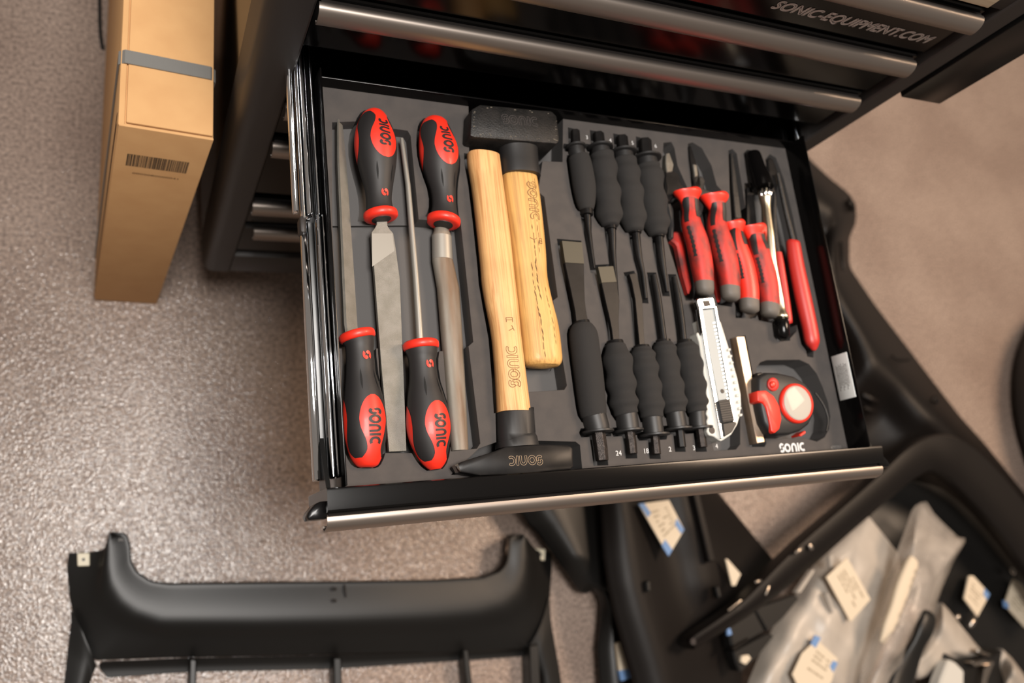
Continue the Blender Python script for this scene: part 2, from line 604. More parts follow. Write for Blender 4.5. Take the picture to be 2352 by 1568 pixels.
for i, (dz, bot) in enumerate(closed):
    p, h = front(CY, dz, bot, ('drawer', trolley), taper=(dz < -.39))
    hn = mesh('handle', *h, 'aluminium', p, smooth=50)
    web = mesh('handle_bracket', *up(extr_x([(CY - .3862, dz + .0245), (CY - .3900, dz + .0250), (CY - .3900, dz + .0240), (CY - .3862, dz + .0180)], XL + .002, XR - .002)), 'black_satin', p)
    if abs(dz - .2286) < 1e-6:      # outlined web address on the top drawer
        g = text2d('SONIC-EQUIPMENT.COM', .0158, .32, outline=.0014)
        xs = [v[0] for v in g[0]]
        w = max(xs) - min(xs)
        k = (.5735 - .366) / w
        V = [Vector((.366 + (v[0] - min(xs)) * k, CY - .3866 + v[2], ZF + .2003 + v[1])) for v in g[0]]
        t = mesh('lettering', V, g[1], 'print_mid', p, smooth=0)
        t['label'] = 'grey outlined web address lettering'

# the open drawer: pan, walls, front, handle, slides
pan = join(boxg(-.0052, -.0034, -.3668, .004, -.040, .0275, .0006), boxg(.5662, .5682, -.3668, .004, -.040, .0300, .0006),
           boxg(-.0034, .5662, .0022, .004, -.040, .015, .0006), boxg(-.0050, .5675, -.3668, .004, -.042, -.038))
drawer = mesh('drawer', *up(pan), 'black_gloss', trolley)
drawer['label'] = 'pulled-out drawer holding the foam tray'
p, h = front(0, 0, -.043, ('front_panel', drawer))
mesh('handle', *h, 'aluminium', drawer, smooth=50)
mesh('handle_bracket', *up(extr_x([(-.3862, .0195), (-.3900, .0250), (-.3900, .0240), (-.3862, .0150)], XL + .002, XR - .002)), 'black_satin', drawer)
for sx in (1, -1):
    def X(x): return x if sx == 1 else .5640 - x
    # end plug of the front, gusset plate
    poly = [(X(-.0340), -.3905), (X(-.0352), -.3875), (X(-.0335), -.3838), (X(-.0290), -.3790), (X(-.0250), -.3770), (X(-.0195), -.3770), (X(-.0195), -.3905)]
    v, f = up(extr_z(poly, .004, .0225))
    mesh('end_cap', *bevelled(v, f, .0008, 2), 'black_gloss', drawer)
    pv = [Vector((X(xx), y, z + ZF)) for xx in (-.0185, -.0150) for y, z in ((-.3765, .0225), (-.3765, -.006), (-.325, -.006), (-.325, .004), (-.350, .013))]
    mesh('gusset', pv, [(0, 1, 2, 3, 4), (9, 8, 7, 6, 5)] + [(i, (i + 1) % 5, 5 + (i + 1) % 5, 5 + i) for i in range(5)], 'black_inner', drawer)
    def bar(x, z, rx, rz, y0, y1, m='chrome', e=2.6):
        st = [(Vector((X(x), y, z + ZF)), a, c_) for y, a, c_ in ((y0, rx * .8, rz * .8), (y0 + .001, rx, rz), (y1 - .001, rx, rz), (y1, rx * .8, rz * .8))]
        mesh('slide_rail', *Loft(st, 24, e).geo(), m, drawer, smooth=50)
    bar(-.0278, .0020, .0026, .0050, -.1270, .30)
    bar(-.0222, .0040, .0018, .0070, -.1350, .30)
    bar(-.0172, .0060, .0029, .0080, -.1315, .30)
    bar(-.0212, .0005, .0038, .0050, -.3590, -.1350)
    bar(-.0108, .0070, .0023, .0070, -.3585, -.1315)
    bar(-.0095, .0055, .0016, .0070, -.1315, .30)
    bar(-.0070, .0090, .0013, .0060, -.3585, -.1315)
    mesh('slide_channel', *up(boxg(min(X(-.0180), X(-.0060)), max(X(-.0180), X(-.0060)), -.3570, .30, -.026, -.004, .001)), 'black_inner', drawer)
    mesh('slide_stop', *up(boxg(min(X(-.0262), X(-.0205)), max(X(-.0262), X(-.0205)), -.1480, -.1320, -.004, .0105, .0025)), 'black_satin', drawer)
# sticker on the right wall
def on_x(u, v, x):
    d = ray(u, v)
    return CAM + d * ((x - CAM.x) / d.x)
sv, sf = boxg(.5652, .5662, -.3120, -.2610, ZF + .0040, ZF + .0265, .0004)
st = mesh('sticker', sv, sf, 'label_white', drawer)
st['label'] = 'white printed sticker'
g = []
for r in range(9):
    z = ZF + .0075 + r * .0018
    y0 = -.302 + .003 * (r % 3)
    y1 = -.273 - .002 * (r % 2)
    y = y0
    while y < y1:
        w = random.uniform(.0006, .002)
        g.append(([Vector((.56515, y, z)), Vector((.56515, y + w, z)), Vector((.56515, y + w, z + .0010)), Vector((.56515, y, z + .0010))], [(0, 1, 2, 3)]))
        y += w + random.uniform(.0003, .0008)
mesh('sticker_print', *join(*g), 'print_grey', st, smooth=0)

# ------------------------------------------------------------------ carton
CB = Vector((-.2069, .0059, ZF - .6739))
CR = Matrix(((.9971, .0322, .0687), (-.0327, .9994, .0058), (-.0685, -.008, .9976)))
def cb(x, y, z): return CB + CR @ Vector((x, y, z))
def cbox(x0, x1, y0, y1, z0, z1, bev=0, seg=2):
    v, f = boxg(x0, x1, y0, y1, z0, z1, bev, seg)
    return [cb(*a) for a in v], f
def on_carton(u, v):
    n = CR @ Vector((0, 1, 0))
    d = ray(u, v)
    return CAM + d * ((CB - CAM).dot(n) / d.dot(n))
carton = thing('carton', 'tall narrow brown cardboard carton with grey strap leaning by the trolley', 'carton', (CB.x + .045, CB.y + .3, 0))
CW, CH, CD = .089, .552, .66
mesh('carton_body', *cbox(0, CW, .0035, CD, 0, CH - .003, .0015), 'carton', carton)
mesh('end_flap', *cbox(.0010, CW, -.0005, .0030, .0005, CH - .001, .0012), 'carton', carton)
mesh('top_flap', *cbox(.0075, CW - .0008, .0040, CD, CH - .0045, CH, .0012), 'carton', carton)
mesh('flap_edge', *cbox(.0005, .0065, .0002, CD, CH - .0045, CH - .0006, .0012), 'carton', carton)
mesh('seam', *cbox(-.0006, .0006, .006, .0078, .02, CH - .012), 'carton_seam', carton)
mesh('seam', *cbox(-.0006, .0006, .0135, .0150, .06, CH - .004), 'carton_seam', carton)
# strap around the carton
sy0, sy1 = .0680, .0830
def strap():
    t = .0011
    o = .0005
    path = [(-o, 0.0), (-o, CH - .004), (.004, CH + o), (CW - .004, CH + o), (CW + o, CH - .004), (CW + o, 0.0)]
    inner = [(a * 1 + (t if a < 0 else (-t if a > CW else 0)) * 0, b) for a, b in path]
    V, F = [], []
    for (a, b), s in zip(path, (0, 0, 0, 0, 0, 0)):
        for y in (sy0, sy1):
            V.append(cb(a, y, b))
    off = [(-t, 0), (-t, t * .4), (0, t), (0, t), (t, t * .4), (t, 0)]
    n = len(V)
    for (a, b), (dx, dz) in zip(path, off):
        for y in (sy0, sy1):
            V.append(cb(a + dx, y, b + dz))
    k = len(path)
    for i in range(k - 1):
        F += [(2 * i, 2 * i + 1, 2 * i + 3, 2 * i + 2), (n + 2 * i, n + 2 * i + 1, n + 2 * i + 3, n + 2 * i + 2),
              (2 * i, 2 * i + 2, n + 2 * i + 2, n + 2 * i), (2 * i + 1, 2 * i + 3, n + 2 * i + 3, n + 2 * i + 1)]
    return V, F
so = mesh('strap', *strap(), 'strap', carton, smooth=0)
so['label'] = 'grey ribbed plastic strap'
g = []
x = .004
while x < CW - .004:
    g.append(cbox(x, x + .0009, sy0 + .0002, sy1 - .0002, CH + .0014, CH + .0021))
    x += .0021
mesh('strap_ribs', *join(*g), 'strap', so, smooth=0)
# barcode and number, printed flat
c0, c1, c3 = on_carton(293, 351), on_carton(433, 373), on_carton(297, 379)
ex = (c1 - c0)
ez = CR @ Vector((0, 0, 1))
hgt = (c0 - c3).dot(ez)
nrm = CR @ Vector((0, -1, 0))
exn = CR @ Vector((1, 0, 0))
wid = ex.dot(exn)
g = []
x = 0
while x < wid:
    w = random.choice((.00035, .0005, .0008, .0011))
    a = c0 + exn * x + nrm * .0008
    b = c0 + exn * (x + w) + nrm * .0008
    g.append(([a, b, b - ez * hgt, a - ez * hgt], [(0, 1, 2, 3)]))
    x += w + random.choice((.00035, .0005, .0008))
bar = mesh('barcode', *join(*g), 'ink', carton, smooth=0)
g = text2d('0000080000041', .0050)
xs = [v[0] for v in g[0]]
k = wid * .78 / (max(xs) - min(xs))
d0 = on_carton(303, 397) + nrm * .0008
mesh('barcode_number', *place2d(([(v[0] * k, v[1]) for v in g[0]], g[1]), d0, exn, ez, 1), 'carton_seam', carton, smooth=0)

# cable on the floor beside the carton
cp = [G(u, v, .003) for u, v in ((236, -120), (230, -60), (229, 0), (230, 60), (233, 95), (237, 113))]
cst = smooth_st([(p, .003, .003) for p in cp], 4)
cab = mesh('cable', *Loft(cst, 8).geo(), 'cable', None, loc=cp[2] - Vector((0, 0, .003)))
tag(cab, 'thin black cable on the floor left of the carton', 'cable')

# ------------------------------------------------------------------ tools in the drawer
POCKETS = []                    # (list of (x, y), depth below the foam's top)
def pocket_px(px, depth): POCKETS.append(([(T(u, v).x, T(u, v).y) for u, v in px], depth))
def pocket_st(st, margin, depth, ext=.002):
    L, R = [], []
    n = len(st)
    c = [Vector((s[0].x, s[0].y)) for s in st]
    for i in range(n):
        t = (c[min(n - 1, i + 1)] - c[max(0, i - 1)]).normalized()
        nn = Vector((-t.y, t.x)) * (st[i][1] + margin)
        p = c[i] + (-t * ext if i == 0 else (t * ext if i == n - 1 else Vector((0, 0))))
        L.append(p + nn)
        R.append(p - nn)
    POCKETS.append(([(p.x, p.y) for p in L + R[::-1]], depth))
def wrap2d(lo, g, d0, ang0, sc, off=.0002, rev=False):
    V, F = g
    k = -1 if rev else 1
    out = []
    for x, y in [(v[0], v[1]) for v in V]:
        d = d0 + k * x * sc
        r = .5 * (lo.w[0] + max(lo.w))
        out.append(lo.at(d, ang0 - k * y * sc / r, off))
    return out, F
def patch(lo, d0, d1, ang0, half, n=26, m=8, off=.00025):
    """strip of surface between d0 and d1 whose half-angle is half(t)"""
    V, F = [], []
    for i in range(n + 1):
        t = i / n
        a = half(t)
        for j in range(m + 1):
            V.append(lo.at(d0 + (d1 - d0) * t, ang0 + a * (2 * j / m - 1), off))
    for i in range(n):
        for j in range(m):
            F.append((i * (m + 1) + j, i * (m + 1) + j + 1, (i + 1) * (m + 1) + j + 1, (i + 1) * (m + 1) + j))
    return V, F
def base(u, v, z=-.02): return T(u, v, 0) + Vector((0, 0, z))

def file_handle(root, px, z, ang):
    st = stn(px, z, .92)
    st = smooth_st(st, 5)
    lo = Loft(st, 32)
    L = lo.L[-1]
    mesh('handle', *lo.geo(), 'grip_rubber', root, smooth=60)
    # red ring at the blade end
    c, w, h = st[0]
    ax = (st[3][0] - st[0][0]).normalized()
    rr = w * 1.08
    ring = [(c - ax * .0050, rr * .72, rr * .70), (c - ax * .0046, rr * .90, rr * .88), (c - ax * .0030, rr * .99, rr * .96), (c - ax * .0005, rr, rr * .97), (c + ax * .0018, rr * .97, rr * .94), (c + ax * .0028, rr * .88, rr * .86)]
    mesh('collar_ring', *Loft(ring, 28).geo(), 'red', root, smooth=60)
    mesh('collar_bore', *Loft([(c - ax * .0056, rr * .46, rr * .46), (c - ax * .0054, rr * .56, rr * .56), (c - ax * .0030, rr * .60, rr * .60)], 24).geo(), 'grip_rubber', root, smooth=60)
    A = math.radians(41)
    def half(t):
        if t < .40:
            return A * math.sqrt(max(0, 1 - ((.40 - t) / .405) ** 2)) + .01
        if t < .82:
            return A * (.79 + .21 * math.cos(PI * (t - .40) / .42))
        return A * (.58 + .9 * ((t - .82) / .18) ** 2)
    for k in range(3):
        mesh('inlay', *patch(lo, L * .475, L * .955, ang + k * 2 * PI / 3, half), 'red', root, smooth=60)
    capst = [s for s, d in zip(st, lo.L) if d > L * .925]
    mesh('butt_cap', *Loft([(c, w + .0003, h + .0003) for c, w, h in capst], 28).geo(), 'red', root, smooth=60)
    sc = L * .275 / SONIC_W
    mesh('maker_name', *wrap2d(lo, ([(x, (y - .46) * 1.35) for x, y in sonic2d(.25)[0]], sonic2d(.25)[1]), L * .575, ang, sc, .0006), 'print_black', root, smooth=0)
    g = join2(s_logo(.30))
    mesh('maker_mark', *wrap2d(lo, ([(x, y - .5) for x, y in g[0]], g[1]), L * .13, ang, L * .085, .0005), 'red', root, smooth=0)
    for da in (-.05, .95):
        mesh('groove', *patch(lo, L * .27, L * .43, ang - .45 + da, lambda t: .055 * math.sin(PI * t) + .001, 10, 2, .0004), 'slot_black', root, smooth=0)
    pocket_st([(c, w, h) for c, w, h in st[::4]] + [st[-1]], .0028, .026, 0)
    return lo

RECT = [(-1, -1), (1, -1), (1, 1), (-1, 1)]
HALF = [(-1, -1)] + [(-math.cos(a * PI / 12), -.6 + 1.6 * math.sin(a * PI / 12)) for a in range(0, 13)] + [(1, -1)]
HEX = [(math.cos(a * PI / 3 + PI / 6), math.sin(a * PI / 3 + PI / 6)) for a in range(6)]
TRI = [(-1, -.35), (.72, 1.0), (1, .7), (.9, -1)]

# three-square file (blade up, handle at the lower left)
r = thing('three_square_file', 'triangular file with red-black handle at the lower left of the tray', 'file', base(820, 800))
file_handle(r, [(821, 774, 76), (825, 790, 67), (826, 806, 63), (828, 835, 65), (829, 862, 69), (834, 908, 86), (837, 955, 98), (838, 985, 97), (840, 1010, 91), (841, 1040, 77), (842, 1060, 60), (842, 1070, 44), (842, 1074, 24)], .0015, -.26)
st = stn([(780, 280, 15), (785, 376, 24), (793, 520, 28), (800, 650, 32), (805, 745, 34), (808, 768, 34)], -.004, hf=.0055)
mesh('blade', *Loft(st, sec=TRI).geo(), 'file_steel', r, smooth=20)
# flat file
r = thing('flat_file', 'wide flat file with handle at the upper left of the tray', 'file', base(880, 520))
file_handle(r, [(874, 492, 70), (872, 480, 60), (870, 455, 57), (869, 425, 65), (867, 394, 78), (865, 364, 88), (863, 333, 92), (861, 302, 83), (860, 275, 62), (859.5, 260, 42), (859, 253, 22)], .0015, .24)
st = stn([(876, 500, 24), (876, 519, 24), (876.5, 526, 32), (877, 537, 49), (881, 575, 53), (888, 640, 57), (900, 850, 50), (912, 1037, 40)], -.005, hf=.0024)
bl = mesh('blade', *bevelled(*Loft(st, sec=RECT).geo(), .0003, 1), 'file_steel', r, smooth=20)
st = stn([(877, 536, 48.5), (880, 572, 52.5)], -.0025, hf=.0003)
v, f = Loft(st, sec=RECT).geo()
a0, a1, b0, b1 = T(854, 536, -.0024), T(901, 536, -.0024), T(855, 612, -.0024), T(906, 576, -.0024)
mesh('bare_heel', [a0, a1, b1, b0], [(0, 1, 2, 3)], 'file_bare', bl, smooth=0)
# round file
r = thing('round_file', 'thin round file with red-black handle beside the hammers at the bottom', 'file', base(968, 790))
file_handle(r, [(967, 796, 74), (969, 812, 68), (970, 831, 61), (973, 870, 64), (977, 908, 79), (982, 946, 92), (985, 978, 97), (988, 1005, 92), (992, 1032, 77), (997, 1058, 56), (999, 1071, 38), (1000, 1078, 22)], .0015, -.25)
st = stn([(922.5, 318, 7), (924, 330, 9), (937, 425, 11.5), (955, 639, 14.5), (962, 740, 16), (965, 790, 17)], -.004, 1)
mesh('blade', *Loft(st, 14).geo(), 'file_bare', r, smooth=60)
# half-round file
r = thing('half_round_file', 'rusty half-round file with handle at the top next to the hammers', 'file', base(1018, 520))
file_handle(r, [(1019, 505, 69), (1020, 492, 59), (1020, 471, 52), (1018, 440, 54), (1014, 410, 66), (1011, 379, 80), (1008, 348, 83), (1002, 315, 72), (998, 290, 58), (995, 277, 42), (993.5, 270, 22)], .0015, .20)
st = stn([(1016, 515, 30), (1016.5, 530, 34), (1017, 540, 43), (1019, 596, 45), (1032, 660, 49), (1046, 850, 46), (1059, 1034, 37)], -.0065, hf=.0042)
bl = mesh('blade', *Loft(st, sec=HALF).geo(), 'file_rusty', r, smooth=50)
st = stn([(1017, 540, 43), (1019, 594, 45)], -.0063, hf=.0044)
mesh('bare_heel', *Loft(st, sec=HALF).geo(), 'file_bare', bl, smooth=50)

pocket_px([(763, 281), (815, 279), (905, 296), (936, 300), (943, 312), (962, 508), (763, 508)], .014)
pocket_px([(763, 505), (962, 504), (1058, 511), (1087, 785), (1076, 795), (1103, 1018), (1095, 1030), (1036, 1036), (1018, 806), (935, 806), (948, 1040), (884, 1040), (868, 800), (778, 800)], .018)

# club hammer
r = thing('club_hammer', 'club hammer with square black head at the back of the drawer', 'hammer', base(1215, 600))
top = [T(1083, 250, .021), T(1103, 239, .021), T(1268, 254, .021), T(1280, 266, .021), T(1286, 322, .021), T(1280, 330, .021), T(1092, 315, .021), T(1080, 311, .021)]
hd = mesh('head', *quadbox(top, ZF - .021, .0022, 2), 'tool_worn', r, smooth=30)
ex = (T(1268, 255, .021) - T(1103, 240, .021)).normalized()
ey = Vector((0, 0, 1)).cross(ex)
mesh('head_mark', *place2d(outline2d(.22, .05), T(1154, 283, .0213), ex, ey, .0102), 'mark_dark', hd, smooth=0)
rnd = random.Random(11)
gs = []
for (u0, v0), (u1, v1), n in (((1088, 306), (1278, 321), 22), ((1089, 256), (1087, 303), 10), ((1277, 272), (1279, 316), 5), ((1108, 246), (1262, 260), 6)):
    for k in range(n):
        t = rnd.random()
        u, v = u0 + (u1 - u0) * t + rnd.uniform(-1.5, 1.5), v0 + (v1 - v0) * t + rnd.uniform(-2, 2)
        s = rnd.uniform(.5, 1.7)
        gs.append(quadbox([T(u - s * 1.4, v - s * .5, .0212), T(u + s * 1.2, v - s * .4, .0212), T(u + s * 1.5, v + s * .6, .0212), T(u - s, v + s * .5, .0212)], ZF + .0205))
mesh('worn_chips', *join(*gs), 'mark_chip', hd, smooth=0)
st = stn([(1180, 320, 80), (1187, 333, 81), (1188, 345, 82), (1190, 380, 83), (1192, 400, 86), (1193, 408, 85)], .001, .82)
mesh('collar', *Loft(st, 28, 2.4).geo(), 'rubber_black', r, smooth=40)
st = smooth_st(stn([(1191, 402, 72), (1193, 420, 76), (1201, 486, 78), (1212, 578, 75), (1217, 640, 73), (1226, 700, 79), (1236, 755, 86), (1243, 812, 86), (1246, 832, 82), (1247, 841, 68)], .001, .68), 3)
hl = Loft(st, 28, 2.5)
wd = mesh('wooden_handle', *hl.geo(), 'wood_worn', r, smooth=50)
g = outline2d(.22, .055)
mesh('handle_mark', *wrap2d(hl, ([(x, y - .45) for x, y in g[0]], g[1]), hl.L[-1] * .06, -.28, .0105, .0003), 'mark_brown', wd, smooth=0)
g = join2([stroke([(0, 0), (.35, .4)], .09), stroke([(0, .8), (.35, .4), (.8, .4)], .09), stroke([(0, 1.3), (.8, 1.3), (.8, 1.9), (0, 1.9), (0, 1.3)], .09), stroke([(.4, 1.3), (.4, 1.9)], .09)])
mesh('handle_mark', *wrap2d(hl, ([(x, y - 1.0) for x, y in g[0]], g[1]), hl.L[-1] * .365, -.25, .0062, .0003), 'mark_brown', wd, smooth=0)
rnd = random.Random(5)
for k, (d0, d1, y) in enumerate(((.10, .42, -.30), (.30, .66, -.05), (.50, .95, .10), (.62, .90, -.42), (.04, .14, -.55))):
    gs, x = [], d0
    while x < d1:
        l = rnd.uniform(.012, .035)
        gs.append(stroke([(x, y + rnd.uniform(-.03, .03)), (x + l, y + rnd.uniform(-.03, .03))], .02))
        x += l + rnd.uniform(.004, .022)
    V, F = [], []
    for v, f in gs:
        n0 = len(V)
        V += [hl.at(p[0] * hl.L[-1], p[1] * 1.0, .00025) for p in v]
        F += [tuple(i + n0 for i in q) for q in f]
    mesh('crack', V, F, 'mark_crack', wd, smooth=0)
pocket_st(st[::3] + [st[-1]], .0025, .022)
pocket_px([(1075, 180), (1294, 195), (1292, 372), (1246, 370), (1236, 440), (1085, 440), (1078, 362)], .026)
pocket_px([(1088, 436), (1236, 440), (1250, 452), (1281, 682), (1270, 690), (1302, 885), (1296, 895), (1214, 900), (1205, 820), (1180, 700), (1150, 640)], .020)
# engineer's hammer
r = thing('engineers_hammer', 'wedge-headed hammer with pale ash handle lying head down at the front', 'hammer', base(1150, 700))
top = [T(u, v, .016) for u, v in ((1046, 1070), (1066, 1058), (1143, 1034), (1162, 1025), (1232, 1020), (1308, 1022), (1317, 1028), (1318, 1072), (1310, 1078), (1215, 1088), (1104, 1092), (1058, 1084))]
v, f = quadbox(top, ZF - .018)
hd = mesh('head', *bevelled(v, f, .0016, 2), 'tool_black', r, smooth=30)
ex = (T(1060, 1058, .016) - T(1310, 1048, .016)).normalized()
ey = Vector((0, 0, 1)).cross(ex)
mesh('head_mark', *place2d(outline2d(.22, .05), T(1246, 1045, .0163), ex, ey, .0086), 'mark_tan', hd, smooth=0)
v, f = quadbox([T(1044, 1068, .0145), T(1052, 1064, .0165), T(1058, 1083, .0165), T(1052, 1084, .0145)], ZF + .008)
mesh('bright_edge', v, f, 'screw_steel', hd)
st = stn([(1181, 944, 78), (1182, 950, 82), (1183, 1000, 82), (1184, 1006, 84), (1186, 1010, 88), (1188, 1028, 92)], .0, .80)
mesh('collar', *Loft(st, 28, 2.4).geo(), 'rubber_black', r, smooth=40)
st = smooth_st(stn([(1110, 357, 68), (1112, 380, 69), (1119, 425, 67), (1131, 517, 69), (1141, 608, 70), (1145, 650, 71), (1152, 697, 69), (1163, 774, 63), (1173, 870, 67), (1180, 946, 72)], .004, .70), 3)
hl = Loft(st, 28, 2.5)
wd = mesh('wooden_handle', *hl.geo(), 'wood_ash', r, smooth=50)
g = outline2d(.22, .055)
mesh('handle_mark', *wrap2d(hl, ([(x, y - .45) for x, y in g[0]], g[1]), hl.L[-1] * .92, .05, .0100, .0003, rev=True), 'mark_brown', wd, smooth=0)
g = join2([stroke([(0, 0), (.8, .35)], .09), stroke([(.4, .18), (0, .7)], .09), stroke([(1.3, .1), (2.0, .1), (2.0, .9), (1.3, .9)], .09), stroke([(1.65, .1), (1.65, .9)], .09)])
mesh('handle_mark', *wrap2d(hl, ([(x, y - .3) for x, y in g[0]], g[1]), hl.L[-1] * .71, -.1, .0062, .0003, rev=True), 'mark_brown', wd, smooth=0)
pocket_st(st[::3] + [st[-1]], .0022, .022)
pocket_px([(1138, 940), (1226, 935), (1231, 1012), (1322, 1014), (1332, 1022), (1338, 1085), (1036, 1090), (1100, 1030), (1140, 1015)], .024)

# punches and chisels --------------------------------------------------------
def gripped(name, label, cat, group, hexpx, flange, collar, grip, waves, ferrule, shank, m_shank='tool_black', shank_e=2.0, z=.003, m_hex='tool_black', shank_hf=None, tip=None, amp=.085):
    """hexpx/flange/collar/grip/ferrule/shank are px stations running from the struck end to the point"""
    r = thing(name, label, cat, base(grip[0][0], grip[0][1]), group)
    st = stn(hexpx, z, 1)
    mesh('struck_end', *bevelled(*Loft(st, sec=HEX).geo(), .0004, 1), m_hex, r, smooth=20)
    pocket_st(st, .0018, .020, .004)
    u, v, w = flange
    ax = ((grip[-1][0] - grip[0][0]), (grip[-1][1] - grip[0][1]))
    l = math.hypot(*ax)
    ax = (ax[0] / l, ax[1] / l)
    def along(k, ww): return (u + ax[0] * k, v + ax[1] * k, ww)
    st = stn([along(-3.2, w * .90), along(-2.2, w), along(1.6, w), along(3.0, w * .86)], z, 1)
    gd = mesh('hand_guard', *Loft(st, 24).geo(), 'rubber_black', r, smooth=40)
    pocket_st(st, .002, .026, .003)
    st = stn([along(2, collar * .98), along(10, collar), (grip[0][0] + ax[0] * 4, grip[0][1] + ax[1] * 4, collar)], z, 1)
    mesh('grip_collar', *Loft(st, 24).geo(), 'rubber_black', r, smooth=50)
    base_st = smooth_st(stn(grip, z, .95), 12)
    n = len(base_st)
    st = []
    for i, (c, ww, h) in enumerate(base_st):
        t = i / (n - 1)
        k = 1 + (amp * math.sin(2 * PI * (waves * t + .15)) if waves else 0) * min(1, 5 * t, 5 * (1 - t))
        e = min(1, .80 + 5 * t, .80 + 4 * (1 - t))
        st.append((c, ww * k * e, h * k * e))
    mesh('grip', *Loft(st, 22).geo(), 'grip_foam', r, smooth=60)
    pocket_st(st[::6] + [st[-1]], .0022, .026, .003)
    st = stn(ferrule, z, 1)
    mesh('ferrule', *Loft(st, 18).geo(), 'tool_black', r, smooth=40)
    st = stn(shank, z - .0005, 1, shank_hf)
    if shank_e == 'rect':
        v, f = Loft(st, sec=RECT).geo()
        v, f = bevelled(v, f, .0004, 1)
    else:
        v, f = Loft(st, 14, shank_e).geo()
    sh = mesh('shank', v, f, m_shank, r, smooth=40)
    pocket_st(st, .0024, .016, .004)
    if tip:
        st = stn(tip, z - .0002, 1, .0028)
        mesh('ground_tip', *Loft(st, sec=RECT).geo(), 'chisel_tip', sh, smooth=20)
    return r
gp = 'black-gripped punches in the upper row'
gripped('tapered_punch', 'slimmest gripped punch, first beside the club hammer in the upper row', 'punch', gp,
        [(1321, 300, 18), (1323, 335, 19)], (1322, 338, 40), 31, [(1328, 358, 40), (1333, 378, 44), (1341, 428, 46), (1345, 466, 38), (1347, 484, 27)], 0,
        [(1347, 480, 25), (1348, 494, 25)], [(1348, 490, 15), (1350, 505, 13), (1352, 529, 9), (1358, 570, 6), (1365, 616, 4)])
gripped('pin_punch', 'second gripped punch from the hammers in the upper row', 'punch', gp,
        [(1374, 306, 22), (1377, 336, 23)], (1378, 340, 50), 36, [(1381, 352, 44), (1385, 372, 49), (1389, 414, 50), (1395, 456, 53), (1399, 499, 49), (1402, 520, 32)], 4,
        [(1402, 515, 23), (1403, 527, 23)], [(1404, 524, 18), (1406, 545, 15), (1408, 575, 10), (1412, 620, 7), (1417, 682, 6)])
gripped('pin_punch', 'third gripped punch from the hammers in the upper row', 'punch', gp,
        [(1428, 314, 23), (1431, 346, 24)], (1431, 351, 51), 37, [(1433, 364, 44), (1437, 386, 49), (1442, 420, 50), (1448, 456, 51), (1453, 505, 50), (1457, 533, 33)], 4,
        [(1457, 520, 24), (1459, 536, 24)], [(1460, 532, 17), (1463, 560, 15), (1468, 591, 12), (1476, 626, 9), (1483, 686, 8)])
gripped('pin_punch', 'gripped punch with widest guard, right end of the upper row beside the pliers', 'punch', gp,
        [(1481, 322, 25), (1483, 360, 26)], (1484, 365, 56), 40, [(1486, 380, 46), (1490, 400, 51), (1497, 456, 53), (1505, 510, 52), (1511, 542, 34)], 4,
        [(1510, 530, 24), (1512, 545, 24)], [(1513, 541, 17), (1516, 570, 16), (1522, 611, 13), (1527, 640, 10), (1532, 670, 8)])
gc = 'black-gripped chisels in the lower row'
gripped('flat_chisel', 'widest flat chisel with straight grip, leftmost in the lower row', 'chisel', gc,
        [(1383, 1058, 26), (1380, 1030, 28), (1374, 990, 28)], (1372, 991, 66), 50, [(1364, 958, 52), (1360, 935, 57), (1352, 867, 60), (1345, 814, 60), (1339, 765, 57), (1336, 742, 36)], 0,
        [(1337, 748, 34), (1335, 738, 32)], [(1335, 742, 27), (1331, 715, 25), (1327, 690, 27), (1322, 650, 34), (1317, 608, 42), (1311, 557, 45)], 'tool_black', 'rect', m_hex='hex_steel', shank_hf=.0024,
        tip=[(1317, 606, 42), (1311, 557, 44.5)])
gripped('flat_chisel', 'flat chisel with brownish blade, second from the left in the lower row', 'chisel', gc,
        [(1453, 1042, 20), (1450, 1015, 21), (1445, 985, 21)], (1443, 989, 60), 44, [(1438, 954, 46), (1434, 935, 54), (1429, 905, 56), (1424, 867, 58), (1417, 820, 55), (1413, 787, 36)], 4,
        [(1413, 790, 34), (1412, 783, 32)], [(1413, 786, 14), (1411, 760, 16), (1408, 734, 20), (1404, 690, 32), (1396, 650, 33), (1388, 614, 34)], 'tool_black', 'rect', m_hex='hex_steel', shank_hf=.0024,
        tip=[(1396, 650, 33), (1388, 614, 33.5)])
gripped('cape_chisel', 'narrow chisel with most protruding guard, third from the left in the lower row', 'chisel', gc,
        [(1508, 1043, 18), (1504, 998, 18)], (1502, 999, 61), 40, [(1497, 962, 44), (1493, 925, 53), (1484, 870, 52), (1477, 822, 50), (1474, 797, 34)], 5,
        [(1474, 802, 32), (1473, 794, 30)], [(1472, 797, 12), (1469, 760, 13), (1464, 690, 16), (1456, 650, 15), (1450, 630, 16)], 'tool_black', 'rect', m_hex='hex_steel', shank_hf=.0028)
gripped('pin_punch', 'slim punch, fourth from the left in the lower row', 'punch', gc,
        [(1566, 1027, 17), (1561, 983, 17)], (1556, 985, 56), 37, [(1550, 950, 40), (1545, 921, 53), (1535, 867, 50), (1527, 808, 46), (1524, 785, 32)], 5,
        [(1524, 790, 29), (1523, 781, 28)], [(1524, 784, 14), (1517, 730, 14), (1510, 680, 14), (1501, 632, 12)])
gripped('pin_punch', 'punch lying partly under the snap-off knife in the lower row', 'punch', gc,
        [(1614, 1027, 18), (1608, 982, 18)], (1605, 983, 53), 34, [(1602, 948, 38), (1597, 921, 47), (1588, 867, 50), (1578, 810, 48), (1573, 786, 33)], 5,
        [(1573, 791, 30), (1572, 782, 28)], [(1570, 785, 13), (1565, 740, 14), (1558, 690, 14), (1548, 636, 10)], m_hex='hex_steel')

